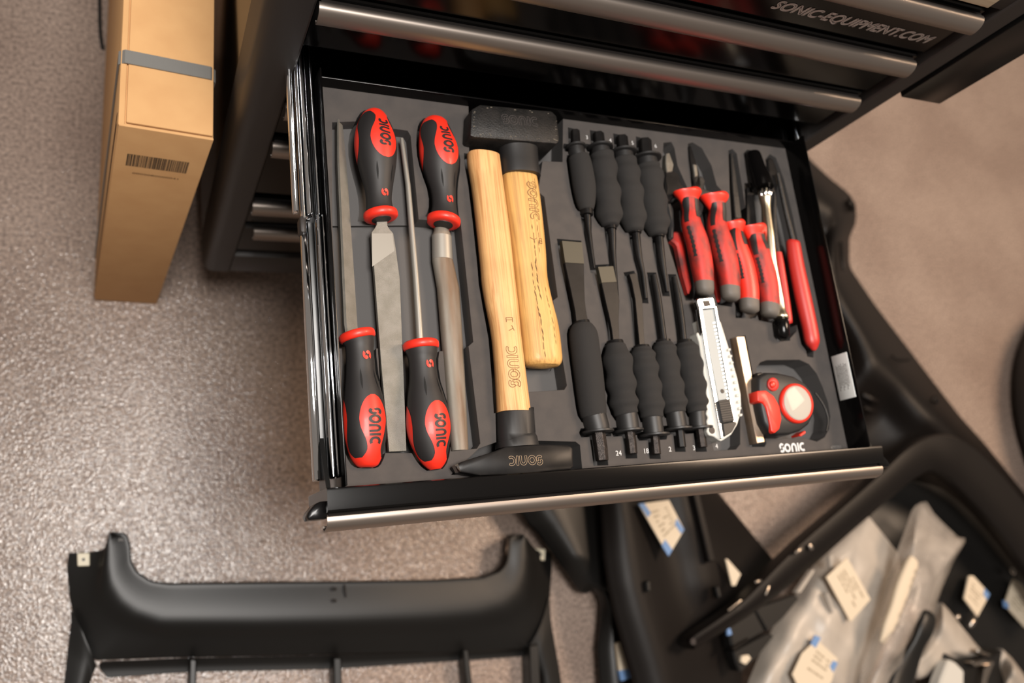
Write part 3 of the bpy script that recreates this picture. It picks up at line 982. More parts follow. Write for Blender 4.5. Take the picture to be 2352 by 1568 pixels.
# pliers ----------------------------------------------------------------------
def plier_handle(root, px, z, worn=True, thick=.8):
    """px: flared top, neck, grip..., end; built as red grip with black insert and grey tip"""
    fl = px[0]
    st = stn([(px[0][0] - 1, px[0][1] - 9, px[0][2] * .84), (px[0][0], px[0][1] - 6, px[0][2]), (px[0][0] + 1, px[0][1] - 1, px[0][2] * .99), (px[0][0] + 4, px[0][1] + 14, px[0][2] * .66), (px[1][0], px[1][1] - 12, px[1][2] * 1.02)], z, .62)
    mesh('flared_guard', *Loft(smooth_st(st, 3), 22).geo(), 'red', root, smooth=60)
    st = smooth_st(stn([(px[0][0] + 4, px[0][1] + 12, px[0][2] * .62)] + px[1:-1], z, thick), 5)
    lo = Loft(st, 22, 2.3)
    gr = mesh('grip', *lo.geo(), 'red_worn' if worn else 'red', root, smooth=60)
    L = lo.L[-1]
    mesh('grip_insert', *patch(lo, L * .02, L * .24, -.38, lambda t: .34 - .1 * abs(t - .5), 8, 4, .0004), 'rubber_black', gr, smooth=60)
    mesh('grip_insert', *patch(lo, L * .01, L * .30, 1.0, lambda t: .50 * (1 - .5 * t), 8, 4, .0004), 'rubber_black', gr, smooth=60)
    mesh('grip_insert', *patch(lo, L * .34, L * .72, 1.0, lambda t: .16 + .05 * math.sin(t * 40), 24, 3, .0003), 'grip_rubber', gr, smooth=60)
    a, b = px[-2], px[-1]
    st2 = stn([(a[0], a[1] - 2, a[2] * 1.0), (.5 * (a[0] + b[0]), .5 * (a[1] + b[1]), a[2] * .97), (b[0], b[1] - 5, b[2]), (b[0], b[1], b[2] * .6)], z, thick)
    mesh('grip_tip', *Loft(st2, 20, 2.3).geo(), 'grey_rubber', root, smooth=60)
    pocket_st(st[::4] + [st2[-1]], .003, .024, .003)
def flat_px(name, pts, z1, z0, m, root, bev=.0008):
    v, f = quadbox([T(u, w, z1) for u, w in pts], ZF + z0)
    return mesh(name, *bevelled(v, f, bev, 1), m, root, smooth=25)
# combination pliers
r = thing('combination_pliers', 'red-handled pliers with broad jaws, leftmost of the pliers', 'pliers', base(1585, 520))
plier_handle(r, [(1578, 446, 56), (1586, 487, 32), (1588, 514, 37), (1602, 558, 41), (1612, 610, 41), (1617, 648, 36), (1620, 678, 31)], .010)
flat_px('lower_handle', [(1531, 466), (1541, 463), (1549, 480), (1551, 520), (1549, 549), (1538, 549), (1540, 510)], .002, -.012, 'rubber_black', r, .002)
flat_px('lower_grip', [(1538, 531), (1572, 531), (1580, 600), (1592, 660), (1583, 676), (1570, 630), (1556, 560), (1540, 549)], -.004, -.014, 'red_worn', r, .002)
flat_px('jaw', [(1530, 352), (1538, 350), (1548, 378), (1545, 394), (1532, 396), (1529, 375)], .004, -.010, 'steel', r)
flat_px('joint', [(1528, 392), (1548, 388), (1562, 400), (1566, 420), (1580, 436), (1556, 442), (1540, 466), (1526, 464), (1530, 430), (1526, 410)], .003, -.012, 'tool_black', r, .002)
pocket_px([(1524, 328), (1542, 326), (1549, 340), (1556, 380), (1578, 430), (1560, 460), (1556, 520), (1600, 660), (1590, 690), (1575, 690), (1530, 545), (1524, 460), (1520, 400)], .018)
# long nose pliers
r = thing('long_nose_pliers', 'red-handled pliers with tapering dark jaws, second of the pliers', 'pliers', base(1645, 530))
plier_handle(r, [(1640, 456, 56), (1648, 487, 32), (1647, 520, 37), (1661, 575, 44), (1673, 627, 41), (1676, 660, 37), (1679, 690, 33)], .010)
flat_px('jaw', [(1583, 334), (1588, 334), (1602, 380), (1607, 400), (1611, 430), (1596, 430), (1590, 400), (1585, 365)], .003, -.010, 'tool_black', r)
flat_px('jaw', [(1592, 376), (1601, 378), (1604, 404), (1596, 406)], .0045, .001, 'steel', r)
flat_px('joint', [(1594, 402), (1616, 404), (1622, 416), (1618, 432), (1640, 440), (1620, 470), (1612, 500), (1602, 480), (1600, 448), (1594, 430)], .003, -.012, 'tool_worn', r, .002)
flat_px('lower_handle', [(1601, 478), (1612, 476), (1622, 520), (1640, 590), (1636, 620), (1622, 590), (1608, 540)], .000, -.014, 'rubber_black', r, .002)
flat_px('lower_grip', [(1640, 588), (1648, 588), (1656, 640), (1659, 690), (1650, 694), (1642, 640)], -.002, -.014, 'red_dip', r, .002)
pocket_px([(1580, 330), (1591, 327), (1612, 340), (1634, 380), (1646, 425), (1660, 440), (1640, 480), (1660, 600), (1664, 700), (1648, 700), (1630, 640), (1598, 520), (1588, 430)], .018)
# side cutters
r = thing('side_cutters', 'clean bright red handled pliers, third of the pliers', 'pliers', base(1690, 560))
plier_handle(r, [(1686, 518, 43), (1690, 542, 30), (1695, 567, 34), (1709, 612, 37), (1718, 660, 38), (1720, 690, 37), (1722, 718, 34)], .008, worn=False)
flat_px('jaw', [(1678, 350), (1684, 352), (1694, 420), (1704, 500), (1690, 506), (1684, 440)], -.002, -.012, 'tool_worn', r)
flat_px('lower_handle', [(1682, 500), (1700, 498), (1706, 540), (1690, 545)], .0, -.014, 'tool_black', r, .002)
flat_px('lower_grip', [(1690, 700), (1702, 690), (1706, 722), (1696, 728)], -.004, -.014, 'rubber_black', r, .002)
pocket_px([(1673, 346), (1682, 342), (1692, 352), (1708, 450), (1716, 505), (1735, 600), (1745, 715), (1735, 730), (1690, 730), (1686, 600), (1676, 440)], .018)
# end of the pliers row
r = thing('flat_nose_pliers', 'worn red handled pliers partly under the chrome tool', 'pliers', base(1740, 580))
plier_handle(r, [(1730, 528, 51), (1738, 556, 32), (1743, 577, 38), (1757, 628, 40), (1766, 680, 38), (1767, 700, 36), (1769, 728, 33)], .008)
flat_px('jaw', [(1716, 430), (1730, 430), (1738, 500), (1740, 520), (1716, 520)], .0, -.012, 'tool_black', r)
pocket_px([(1710, 420), (1740, 420), (1760, 530), (1790, 700), (1785, 735), (1745, 735), (1716, 600)], .018)

# chrome pick-up tool
r = thing('pickup_tool', 'slim polished chrome tool with ribbed ring and glossy black ends', 'pickup tool', base(1770, 560))
st = smooth_st(stn([(1727, 350, 18), (1728, 356, 27), (1735, 385, 31), (1745, 412, 35), (1752, 434, 36)], [.003, .003, .005, .008, .010], 1), 3)
mesh('magnet_head', *Loft(st, 22).geo(), 'black_gloss', r, smooth=50)
for k in range(5):
    a = -1.3 + k * .65
    c0, w, h = stn([(1755, 436, 27), (1756, 454, 27)], .011, 1)[0]
    c1 = stn([(1755, 436, 27), (1756, 454, 27)], .011, 1)[1][0]
    o = Vector((math.sin(a), 0, math.cos(a))) * w * .75
    mesh('ring_rib', *Loft([(c0 + o, .0010, .0010), (c0.lerp(c1, .1) + o, .0021, .0021), (c0.lerp(c1, .9) + o, .0021, .0021), (c1 + o, .0010, .0010)], 10).geo(), 'chrome', r, smooth=60)
st = smooth_st(stn([(1755, 438, 22), (1757, 456, 20), (1759, 475, 16), (1762, 510, 18), (1766, 545, 20), (1772, 600, 18), (1782, 645, 15), (1791, 692, 15), (1792, 712, 19), (1793, 727, 27), (1793, 732, 26)], [.011, .011, .011, .0115, .012, .012, .0115, .011, .010, .010, .010], 1), 3)
mesh('shaft', *Loft(st, 20).geo(), 'chrome_satin', r, smooth=60)
st = stn([(1793, 731, 20), (1794, 740, 27), (1797, 772, 25), (1797, 779, 14)], .006, 1)
mesh('end_cap', *Loft(st, 18).geo(), 'black_gloss', r, smooth=50)
pocket_px([(1708, 352), (1716, 344), (1738, 346), (1748, 360), (1770, 440), (1780, 520), (1790, 580), (1812, 740), (1815, 782), (1785, 784), (1776, 735), (1740, 530), (1718, 420)], .020)
# circlip pliers
r = thing('circlip_pliers', 'slim pliers with two thin red-dipped handles along the right edge of the tray', 'pliers', base(1815, 560))
st = smooth_st(stn([(1786, 398, 6), (1795, 440, 8), (1806, 490, 9), (1816, 530, 10), (1824, 562, 11)], .006, .8), 3)
mesh('arm', *Loft(st, 14).geo(), 'tool_worn', r, smooth=60)
st = smooth_st(stn([(1821, 555, 22), (1822, 562, 26), (1830, 612, 28), (1844, 680, 30), (1859, 748, 29), (1865, 782, 28), (1868, 796, 18), (1869, 805, 6)], .006, .75), 3)
mesh('dipped_grip', *Loft(st, 18).geo(), 'red_dip', r, smooth=60)
pocket_st(st[::4] + [st[-1]], .0024, .022, .006)
st = smooth_st(stn([(1782, 400, 6), (1779, 450, 8), (1778, 500, 9), (1782, 545, 9), (1788, 590, 10)], .0, .8), 3)
mesh('arm', *Loft(st, 14).geo(), 'tool_worn', r, smooth=60)
st = smooth_st(stn([(1788, 580, 13), (1792, 610, 16), (1803, 680, 16), (1811, 735, 15), (1813, 744, 8)], .0, .75), 3)
mesh('dipped_grip', *Loft(st, 16).geo(), 'red_dip', r, smooth=60)
flat_px('jaw', [(1763, 366), (1770, 360), (1778, 366), (1790, 400), (1786, 440), (1774, 445), (1766, 400)], .002, -.010, 'tool_black', r, .0015)
pocket_px([(1758, 366), (1768, 354), (1782, 362), (1800, 410), (1822, 500), (1834, 560), (1830, 760), (1812, 780), (1800, 740), (1776, 600), (1768, 450)], .020)

# snap-off knife ---------------------------------------------------------------
r = thing('snap_off_knife', 'silver-white snap-off cutter knife with black slider lying across the punches', 'knife', base(1650, 850))
zk = .012
body = [(1600, 766), (1604, 762), (1609, 772), (1611, 760), (1606, 734), (1645, 730), (1656, 739), (1675, 800), (1694, 867), (1702, 905), (1703, 930), (1700, 955), (1694, 975), (1680, 998), (1662, 1010), (1656, 1013), (1648, 1008), (1640, 1002), (1628, 999), (1623, 990), (1627, 978), (1623, 968), (1627, 958), (1622, 950), (1625, 940), (1621, 930), (1624, 918), (1620, 880), (1613, 830), (1606, 785)]
v, f = quadbox([T(u, w, zk) for u, w in body], ZF - .004)
mesh('body', *bevelled(v, f, .0008, 1), 'white_paint', r, smooth=25)
hole = stn([(1635, 988, 13), (1635.2, 988.6, 13)], zk, 1)[0]
mesh('hang_hole', *Loft([(hole[0] - Vector((0, 0, .002)), hole[1], hole[1]), (hole[0] + Vector((0, 0, .0004)), hole[1], hole[1])], 16, up=Vector((0, 1, 0))).geo(), 'print_black', r)
for pts in ([(1604, 700), (1612, 700), (1628, 800), (1651, 930), (1662, 1004), (1656, 1008), (1644, 940), (1622, 820)], [(1640, 702), (1646, 702), (1662, 790), (1678, 880), (1690, 968), (1684, 972), (1672, 890), (1656, 800)]):
    flat_px('rail', pts, zk + .0032, zk - .003, 'chrome', r, .0008)
flat_px('nose', [(1599, 689), (1604, 684), (1638, 681), (1642, 690), (1645, 708), (1606, 712)], zk + .0034, zk - .004, 'chrome', r, .0015)
flat_px('nose_window', [(1614, 690), (1630, 689), (1634, 702), (1618, 704)], zk + .0040, zk + .002, 'print_black', r, .0004)
bl = flat_px('blade', [(1611, 706), (1639, 703), (1658, 800), (1676, 916), (1651, 919), (1632, 820)], zk + .0012, zk - .001, 'blade', r, .0003)
for k in range(22):             # snap-off teeth / glints along the blade's edge
    t = k / 21
    u, w = 1641 + (1673 - 1641) * t, 738 + (912 - 738) * t
    flat_px('blade_notch', [(u - 3.0, w + 2), (u + 1.6, w + 1), (u + 1.2, w + 4), (u - 3.0, w + 5)], zk + .0019, zk + .0008, 'chrome', bl, .0001)
hh = stn([(1659, 898, 8), (1659.2, 898.6, 8)], zk + .0014, 1)[0]
mesh('blade_hole', *Loft([(hh[0] - Vector((0, 0, .0004)), hh[1], hh[1]), (hh[0] + Vector((0, 0, .0003)), hh[1], hh[1])], 14, up=Vector((0, 1, 0))).geo(), 'print_black', bl)
sl = flat_px('slider', [(1650, 920), (1677, 915), (1688, 966), (1660, 971)], zk + .0062, zk, 'rubber_black', r, .0006)
for k in range(9):
    t = (k + .5) / 9
    a, b = (1651 + 10 * t, 921 + 48 * t), (1677 + 10.5 * t, 917 + 48 * t)
    flat_px('slider_rib', [(a[0], a[1] - 1), (b[0], b[1] - 1), (b[0], b[1] + 1.2), (a[0], a[1] + 1.2)], zk + .0070, zk + .005, 'grip_rubber', sl, .0002)
flat_px('end_plug', [(1660, 972), (1688, 967), (1693, 972), (1682, 992), (1664, 1003)], zk + .0040, zk - .002, 'rubber_black', r, .0008)
for k in range(11):             # finger ribs on the right flank
    t = k / 10
    u, w = 1672 + (1699 - 1672) * t ** .9, 800 + 150 * t
    flat_px('finger_rib', [(u, w), (u + 7, w - 1), (u + 7, w + 5), (u, w + 6)], zk + .0020, zk - .001, 'white_paint', r, .0006)
pocket_px([(1630, 760), (1655, 745), (1700, 880), (1700, 1020), (1690, 1032), (1640, 1035), (1620, 960)], .016)

# square bar
r = thing('square_steel_bar', 'short square steel bar lying between the knife and the tape measure', 'steel bar', base(1722, 890))
flat_px('bar', [(1691, 773), (1710, 772), (1757, 1015), (1739, 1018)], .0085, -.010, 'bar_steel', r, .0006)
pocket_px([(1676, 778), (1712, 770), (1760, 1018), (1756, 1026), (1722, 1026)], .022)

# tape measure -----------------------------------------------------------------
r = thing('tape_measure', 'round black tape measure with silver disc and red trim in the front corner', 'tape measure', base(1815, 935))
zt = .020
def ell(cu, cv, a, b, rot, n=36):
    cr, sr = math.cos(rot), math.sin(rot)
    return [(cu + a * math.cos(2 * PI * i / n) * cr - b * math.sin(2 * PI * i / n) * sr, cv + a * math.cos(2 * PI * i / n) * sr + b * math.sin(2 * PI * i / n) * cr) for i in range(n)]
case = [(1741, 868), (1746, 860), (1760, 853), (1790, 854), (1826, 862), (1852, 878), (1868, 898), (1875, 922), (1874, 948), (1862, 974), (1842, 990), (1815, 999), (1786, 1000), (1768, 993), (1755, 970), (1748, 940), (1742, 905)]
def dome(pts, z0, z1, lip, name, m, root, smooth=60):
    top = [T(u, v, z1) for u, v in pts]
    c = sum(top, Vector()) / len(top)
    rings = []
    for k, (sc, zz) in enumerate([(1.0, z0), (1.0, z0 + (z1 - z0) * .55), (.985, z1 - lip * .6), (.95, z1 - lip * .2), (.90, z1), (.45, z1 + .0006)]):
        rings.append([Vector((c.x + (p.x - c.x) * sc, c.y + (p.y - c.y) * sc, ZF + zz)) for p in top])
    n = len(top)
    V = [p for q in rings for p in q]
    F = [(k * n + i, k * n + (i + 1) % n, (k + 1) * n + (i + 1) % n, (k + 1) * n + i) for k in range(len(rings) - 1) for i in range(n)]
    F += [tuple(range(n - 1, -1, -1)), tuple(range(len(V) - n, len(V)))]
    return mesh(name, V, F, m, root, smooth)
dome(case, -.020, zt, .006, 'case', 'rubber_black', r)
d = ell(1833, 925, 37, 47, -.30)
dome(d, zt - .004, zt + .0042, .003, 'disc_ring', 'red', r)
d = ell(1833, 925, 31, 41, -.30)
dome(d, zt, zt + .0052, .001, 'silver_disc', 'lens_silver', r)
tr = [(1739, 897), (1760, 896), (1778, 909), (1791, 932), (1796, 962), (1791, 985), (1780, 995), (1772, 990), (1767, 962), (1760, 934), (1753, 924), (1741, 921)]
v, f = quadbox([T(u, v, zt + .0022) for u, v in tr], ZF + zt - .012)
mesh('red_side_trim', *bevelled(v, f, .0016, 2), 'red', r, smooth=40)
d = ell(1777, 882, 13, 16, -.2, 24)
dome(d, zt - .003, zt + .0020, .001, 'button_ring', 'red_dip', r)
d = ell(1777, 882, 7, 8, -.2, 20)
dome(d, zt, zt + .0042, .002, 'button', 'red', r)
flat_px('end_hook', [(1738, 856), (1752, 854), (1756, 882), (1742, 892)], .014, -.006, 'tool_black', r, .0012)
flat_px('base_trim', [(1836, 998), (1850, 988), (1852, 994), (1840, 1002)], .008, -.006, 'red', r, .0008)
st = smooth_st(stn([(1872, 902, 3), (1884, 918, 3), (1896, 940, 3), (1902, 965, 3), (1898, 990, 3)], .003, 1), 4)
mesh('wrist_strap', *Loft(st, 8).geo(), 'rubber_black', r, smooth=60)
pocket_px([(1737, 845), (1746, 832), (1760, 827), (1836, 826), (1858, 836), (1876, 858), (1890, 890), (1902, 925), (1907, 955), (1904, 985), (1894, 1004), (1876, 1014), (1846, 1005), (1780, 1008), (1752, 985), (1742, 930)], .024)

# ------------------------------------------------------------------ foam tray
def build_foam():
    x0, x1, y0, y1 = -.0032, .5660, -.3664, .0020
    V, F = boxg(x0, x1, y0, y1, ZF - .037, ZF)
    def newob(V, F, nm):
        me = bpy.data.meshes.new(nm)
        me.from_pydata([tuple(v) for v in V], [], F)
        bm = bmesh.new()
        bm.from_mesh(me)
        bmesh.ops.recalc_face_normals(bm, faces=bm.faces)
        bm.to_mesh(me)
        bm.free()
        o = bpy.data.objects.new(nm, me)
        COL.objects.link(o)
        return o
    fo = newob(V, F, 'foam_build')
    for k, (poly, dep) in enumerate(POCKETS):
        dep = min(dep, .0345) + k * 1e-5
        c = newob(*extr_z(poly, ZF - dep, ZF + .01), 'cut')
        md = fo.modifiers.new('b', 'BOOLEAN')
        md.operation = 'DIFFERENCE'
        md.solver = 'EXACT'
        md.use_self = True
        md.object = c
        dg = bpy.context.evaluated_depsgraph_get()
        me = bpy.data.meshes.new_from_object(fo.evaluated_get(dg))
        if len(me.polygons) > 4:
            old = fo.data
            fo.modifiers.clear()
            fo.data = me
            bpy.data.meshes.remove(old)
        else:
            fo.modifiers.clear()
        bpy.data.objects.remove(c)
    me = fo.data
    V = [v.co.copy() for v in me.vertices]
    F = [tuple(p.vertices) for p in me.polygons]
    bpy.data.objects.remove(fo)
    return V, F
tray = thing('foam_tool_tray', 'dark grey foam tool tray with cut-out pockets filling the open drawer', 'tool tray', (.28, -.18, ZF - .037))
fs = mesh('foam_sheet', *build_foam(), 'foam', tray, smooth=0)
fs.data.materials.append(M['foam_floor'])      # the cut faces of the pockets are a paler, smoother grey
for p in fs.data.polygons:
    if p.center.z < .037 - .002 and p.center.z > .001:
        p.material_index = 1
def print_foam(name, s, u, v, size, m='print_white'):
    g = text2d(s, size)
    xs = [q[0] for q in g[0]]
    w = (max(xs) + min(xs)) / 2
    o = T(u, v, .0003)
    mesh(name, [Vector((o.x + q[0] - w, o.y + q[1] - size * .35, o.z)) for q in g[0]], g[1], m, tray, smooth=0)
for s, u, v in (('24', 1421, 1040), ('18', 1485, 1035), ('2', 1539, 1031), ('3', 1594, 1028), ('4', 1646, 1024)):
    print_foam('printed_size', s, u, v, .0068)
for s, u, v in (('3', 1348, 315), ('4', 1402, 322), ('5', 1453, 328), ('6', 1506, 335)):
    print_foam('printed_size', s, u, v, .0062)
print_foam('printed_number', '470201', 1920, 1027, .0055, 'print_grey')
o = T(1792, 1039, .0003)
g = sonic2d(.24)
k = (T(1851, 1034, 0) - T(1792, 1039, 0)).length / SONIC_W
mesh('printed_logo', [Vector((o.x + x * k, o.y + y * k * 1.05, o.z)) for x, y in g[0]], g[1], 'print_white', tray, smooth=0)

# ------------------------------------------------------------------ car parts on the floor
def resample(pl, n):
    d = [0]
    for a, b in zip(pl, pl[1:]):
        d.append(d[-1] + math.hypot(b[0] - a[0], b[1] - a[1]))
    out = []
    for i in range(n):
        t = d[-1] * i / (n - 1)
        k = 0
        while k < len(pl) - 2 and d[k + 1] < t:
            k += 1
        f = (t - d[k]) / max(1e-9, d[k + 1] - d[k])
        out.append(tuple(a + (b - a) * f for a, b in zip(pl[k], pl[k + 1])))
    return out
def thick_grid(P, n, m, th):
    """n x m grid of world points made into a closed shell of thickness th"""
    V = list(P) + [p - Vector((0, 0, th)) for p in P]
    N = n * m
    F = []
    for i in range(n - 1):
        for j in range(m - 1):
            a = i * m + j
            F.append((a, a + 1, a + m + 1, a + m))
            F.append((N + a, N + a + m, N + a + m + 1, N + a + 1))
    for i in range(n - 1):
        for j in (0, m - 1):
            a = i * m + j
            F.append((a, a + m, N + a + m, N + a))
    for j in range(m - 1):
        for i in (0, n - 1):
            a = i * m + j
            F.append((a, a + 1, N + a + 1, N + a))
    return V, F
def rows_sheet(rows, n, sub=4, th=.003):
    """rows: list of px polylines (u, v, height); lofted across with smooth interpolation"""
    R = [resample([(u, v, h) for u, v, h in r], n) for r in rows]
    pts = []
    M_ = (len(R) - 1) * sub + 1
    for i in range(n):
        col = [r[i] for r in R]
        for q in range(M_):
            k = min(q // sub, len(col) - 2)
            t = q / sub - k
            p = [col[max(0, k - 1)], col[k], col[k + 1], col[min(len(col) - 1, k + 2)]]
            c = [.5 * ((2 * b) + (c_ - a) * t + (2 * a - 5 * b + 4 * c_ - d) * t * t + (3 * b - a - 3 * c_ + d) * t ** 3) for a, b, c_, d in zip(*p)]
            pts.append(G(c[0], c[1], max(th + .001, c[2])))
    return thick_grid(pts, n, M_, th)
def gprism(px, h1, h0, bev=.001):
    v, f = quadbox([G(u, v_, h1) for u, v_ in px], h0)
    return bevelled(v, f, bev, 1)
def gst(px, hr=1.0, hf=None):
    out = []
    for i, (u, v, w, h) in enumerate(px):
        a = px[max(0, i - 1)]
        b = px[min(len(px) - 1, i + 1)]
        du, dv = b[0] - a[0], b[1] - a[1]
        l = math.hypot(du, dv)
        nx, ny = -dv / l * w / 2, du / l * w / 2
        p1, p2 = G(u + nx, v + ny, h), G(u - nx, v - ny, h)
        ww = (p1 - p2).length / 2
        out.append((G(u, v, h), ww, hf if hf else ww * hr))
    return out

def print_lines(quad, h, parent, rows=6, seed=0):
    rnd = random.Random(seed)
    a, b, c, e = [Vector(q) for q in quad]
    gs = []
    for k in range(rows):
        t0 = .16 + .68 * k / rows
        t1 = t0 + .30 / rows
        s = .14
        while s < .84:
            l = rnd.uniform(.05, .22)
            s1 = min(.86, s + l)
            if rnd.random() < .75:
                q = [a.lerp(b, x).lerp(e.lerp(c, x), y) for x, y in ((s, t0), (s1, t0), (s1, t1), (s, t1))]
                gs.append(([G(p[0], p[1], h) for p in q], [(0, 1, 2, 3)]))
            s = s1 + .03
    if gs:
        mesh('label_print', *join(*gs), 'print_faint', parent, smooth=0)

# valance in the lower left
r = thing('bumper_valance', 'long black plastic valance with upturned horns on the floor in front', 'car trim', G(700, 1450, 0))
row0 = [(258, 1221, .046), (290, 1224, .046), (298, 1250, .046), (300, 1288, .046), (314, 1314, .046), (345, 1336, .046), (385, 1342, .046), (600, 1340, .046), (800, 1338, .046), (1000, 1334, .046), (1110, 1327, .046), (1150, 1311, .046), (1165, 1290, .046), (1169, 1250, .046), (1172, 1229, .046), (1203, 1227, .046)]
row1 = [(250, 1224, .050), (246, 1250, .050), (245, 1300, .050), (252, 1340, .050), (275, 1378, .050), (310, 1404, .050), (370, 1424, .050), (600, 1424, .050), (800, 1420, .050), (1000, 1412, .050), (1100, 1404, .050), (1160, 1388, .050), (1190, 1360, .050), (1203, 1320, .050), (1207, 1270, .050), (1206, 1229, .050)]
row2 = [(235, 1262, .034), (222, 1300, .034), (215, 1350, .034), (216, 1388, .034), (240, 1420, .034), (280, 1448, .034), (370, 1466, .034), (600, 1466, .034), (800, 1462, .034), (1000, 1456, .034), (1100, 1448, .034), (1180, 1432, .034), (1222, 1400, .034), (1234, 1350, .034), (1236, 1300, .034), (1232, 1262, .034)]
row3 = [(158, 1270, .018), (154, 1300, .018), (160, 1370, .018), (166, 1400, .018), (176, 1440, .018), (214, 1516, .018), (370, 1510, .018), (600, 1506, .018), (800, 1502, .018), (1000, 1497, .018), (1100, 1494, .018), (1214, 1486, .018), (1256, 1440, .018), (1262, 1380, .018), (1268, 1300, .018), (1266, 1270, .018)]
mesh('valance_shell', *rows_sheet([[(u, v, .006) for u, v, h in row0], row0, [(u + (3 if u < 700 and v < 1330 else 0) * (-1) + (3 if u > 700 and v < 1315 else 0), v + 3, .0465) for u, v, h in row0], row1, row2, row3], 90, 6, .003), 'plastic_black', r, smooth=60)
mesh('lower_ledge', *rows_sheet([[(234, 1519, .018), (430, 1511, .018), (762, 1504, .018), (1050, 1496, .018), (1214, 1487, .018)], [(228, 1532, .012), (430, 1526, .012), (762, 1519, .012), (1050, 1505, .012), (1213, 1496, .012)], [(247, 1556, .010), (430, 1543, .010), (762, 1536, .010), (1050, 1517, .010), (1213, 1506, .010)]], 30, 4, .003), 'plastic_black', r, smooth=40)
mesh('side_leg', *rows_sheet([[(163, 1400, .026), (163, 1430, .026), (156, 1490, .022), (144, 1600, .018)], [(185, 1440, .030), (196, 1470, .030), (194, 1520, .026), (178, 1600, .022)], [(214, 1512, .028), (222, 1528, .026), (212, 1550, .020), (196, 1610, .016)]], 16, 4, .003), 'plastic_black', r, smooth=60)
mesh('side_leg', *rows_sheet([[(1262, 1370, .026), (1266, 1430, .026), (1282, 1520, .022), (1296, 1610, .018)], [(1240, 1440, .030), (1244, 1480, .030), (1258, 1540, .026), (1270, 1610, .022)], [(1214, 1486, .028), (1230, 1500, .026), (1244, 1550, .020), (1250, 1610, .016)]], 16, 4, .003), 'plastic_black', r, smooth=60)
for a in ([(436, 1512), (452, 1514), (450, 1620), (432, 1620)], [(766, 1510), (784, 1510), (788, 1620), (768, 1620)], [(1064, 1490), (1076, 1492), (1092, 1620), (1076, 1620)], [(1216, 1482), (1238, 1478), (1244, 1620), (1220, 1620)]):
    mesh('rib', *gprism(a, .036, .006, .002), 'plastic_black', r, smooth=40)
for a in ([(177, 1270), (206, 1269), (206, 1299), (178, 1300)], [(1231, 1259), (1253, 1261), (1252, 1287), (1231, 1285)]):
    cl = mesh('metal_clip', *gprism(a, .030, .016, .001), 'clip_cream', r, smooth=40)
    cl['label'] = 'cream spring clip'
    cu, cv = sum(q[0] for q in a) / 4, sum(q[1] for q in a) / 4
    c = gst([(cu, cv, 7, .0304), (cu + .3, cv, 7, .0304)])[0]
    mesh('clip_hole', *Loft([(c[0] - Vector((0, 0, .002)), c[1], c[1]), (c[0] + Vector((0, 0, .0003)), c[1], c[1])], 12, up=Vector((0, 1, 0))).geo(), 'print_black', cl)
o = G(278, 1243, .0505)
g = text2d('46', .007)
mesh('moulded_mark', [Vector((o.x + q[0] - .004, o.y + q[1], o.z + .002)) for q in g[0]], g[1], 'print_grey', r, smooth=0)
for u, v in ((766, 1353), (766, 1380)):
    mesh('moulded_boss', *Loft(smooth_st(gst([(u - 7, v, 5, .0495), (u, v - 1, 9, .0500), (u + 7, v, 5, .0495)], .25), 3), 10).geo(), 'plastic_matt', r, smooth=60)
mesh('moulded_boss', *Loft(smooth_st(gst([(791, 1342, 4, .0490), (792, 1356, 6, .0505), (794, 1372, 4, .0500)], .3), 3), 10).geo(), 'plastic_matt', r, smooth=60)

# wheel arch liner behind the drawer, on the right
r = thing('wheel_arch_liner', 'large brown-black moulded arch liner lying behind the right of the drawer', 'car trim', G(2050, 850, 0))
rowR = [(1800, 290, .02), (1866, 372, .02), (1905, 408, .02), (1950, 444, .02), (1966, 470, .02), (1967, 510, .02), (1951, 545, .02), (1951, 612, .02), (2010, 700, .02), (2080, 792, .02), (2150, 884, .02), (2205, 955, .02), (2262, 1018, .02), (2312, 1080, .02), (2400, 1190, .02), (2480, 1300, .02)]
rowM = [(1780, 330, .07), (1850, 410, .08), (1885, 440, .09), (1920, 480, .10), (1925, 505, .08), (1920, 540, .10), (1915, 590, .11), (1922, 650, .10), (1960, 730, .11), (2020, 820, .12), (2090, 900, .12), (2150, 960, .13), (2200, 1015, .12), (2260, 1080, .12), (2350, 1180, .12), (2430, 1290, .12)]
rowN = [(1750, 380, .06), (1810, 450, .07), (1850, 500, .08), (1870, 540, .06), (1872, 570, .06), (1876, 620, .08), (1880, 680, .06), (1895, 730, .07), (1925, 800, .05), (1965, 880, .09), (2020, 950, .06), (2080, 1010, .08), (2140, 1070, .06), (2210, 1140, .06), (2300, 1240, .06), (2380, 1340, .06)]
rowL = [(1700, 420, .03), (1740, 500, .03), (1770, 560, .03), (1790, 600, .03), (1800, 650, .03), (1810, 700, .03), (1820, 750, .03), (1840, 800, .03), (1870, 870, .03), (1910, 940, .03), (1960, 1010, .03), (2020, 1080, .03), (2080, 1140, .03), (2160, 1200, .03), (2240, 1290, .03), (2320, 1390, .03)]
mesh('liner_shell', *rows_sheet([rowR, rowM, rowN, rowL], 70, 6, .003), 'plastic_matt', r, smooth=60)
for px in ([(1948, 462, 12, .06), (1956, 470, 14, .058), (1958, 482, 10, .05)], [(1932, 556, 6, .10), (1934, 590, 8, .108), (1938, 620, 6, .108)], [(2020, 856, 8, .11), (2036, 846, 9, .112), (2034, 862, 6, .11)], [(2142, 922, 8, .10), (2148, 912, 10, .10), (2154, 925, 8, .098)],
           [(1982, 905, 10, .08), (2000, 915, 13, .085), (2014, 922, 11, .08)], [(1985, 935, 7, .08), (2000, 942, 9, .08), (2012, 944, 8, .075)], [(2050, 818, 6, .112), (2070, 826, 8, .112), (2088, 826, 6, .11)]):
    mesh('moulded_boss', *Loft(smooth_st(gst(px, .7), 3), 12).geo(), 'plastic_matt', r, smooth=60)

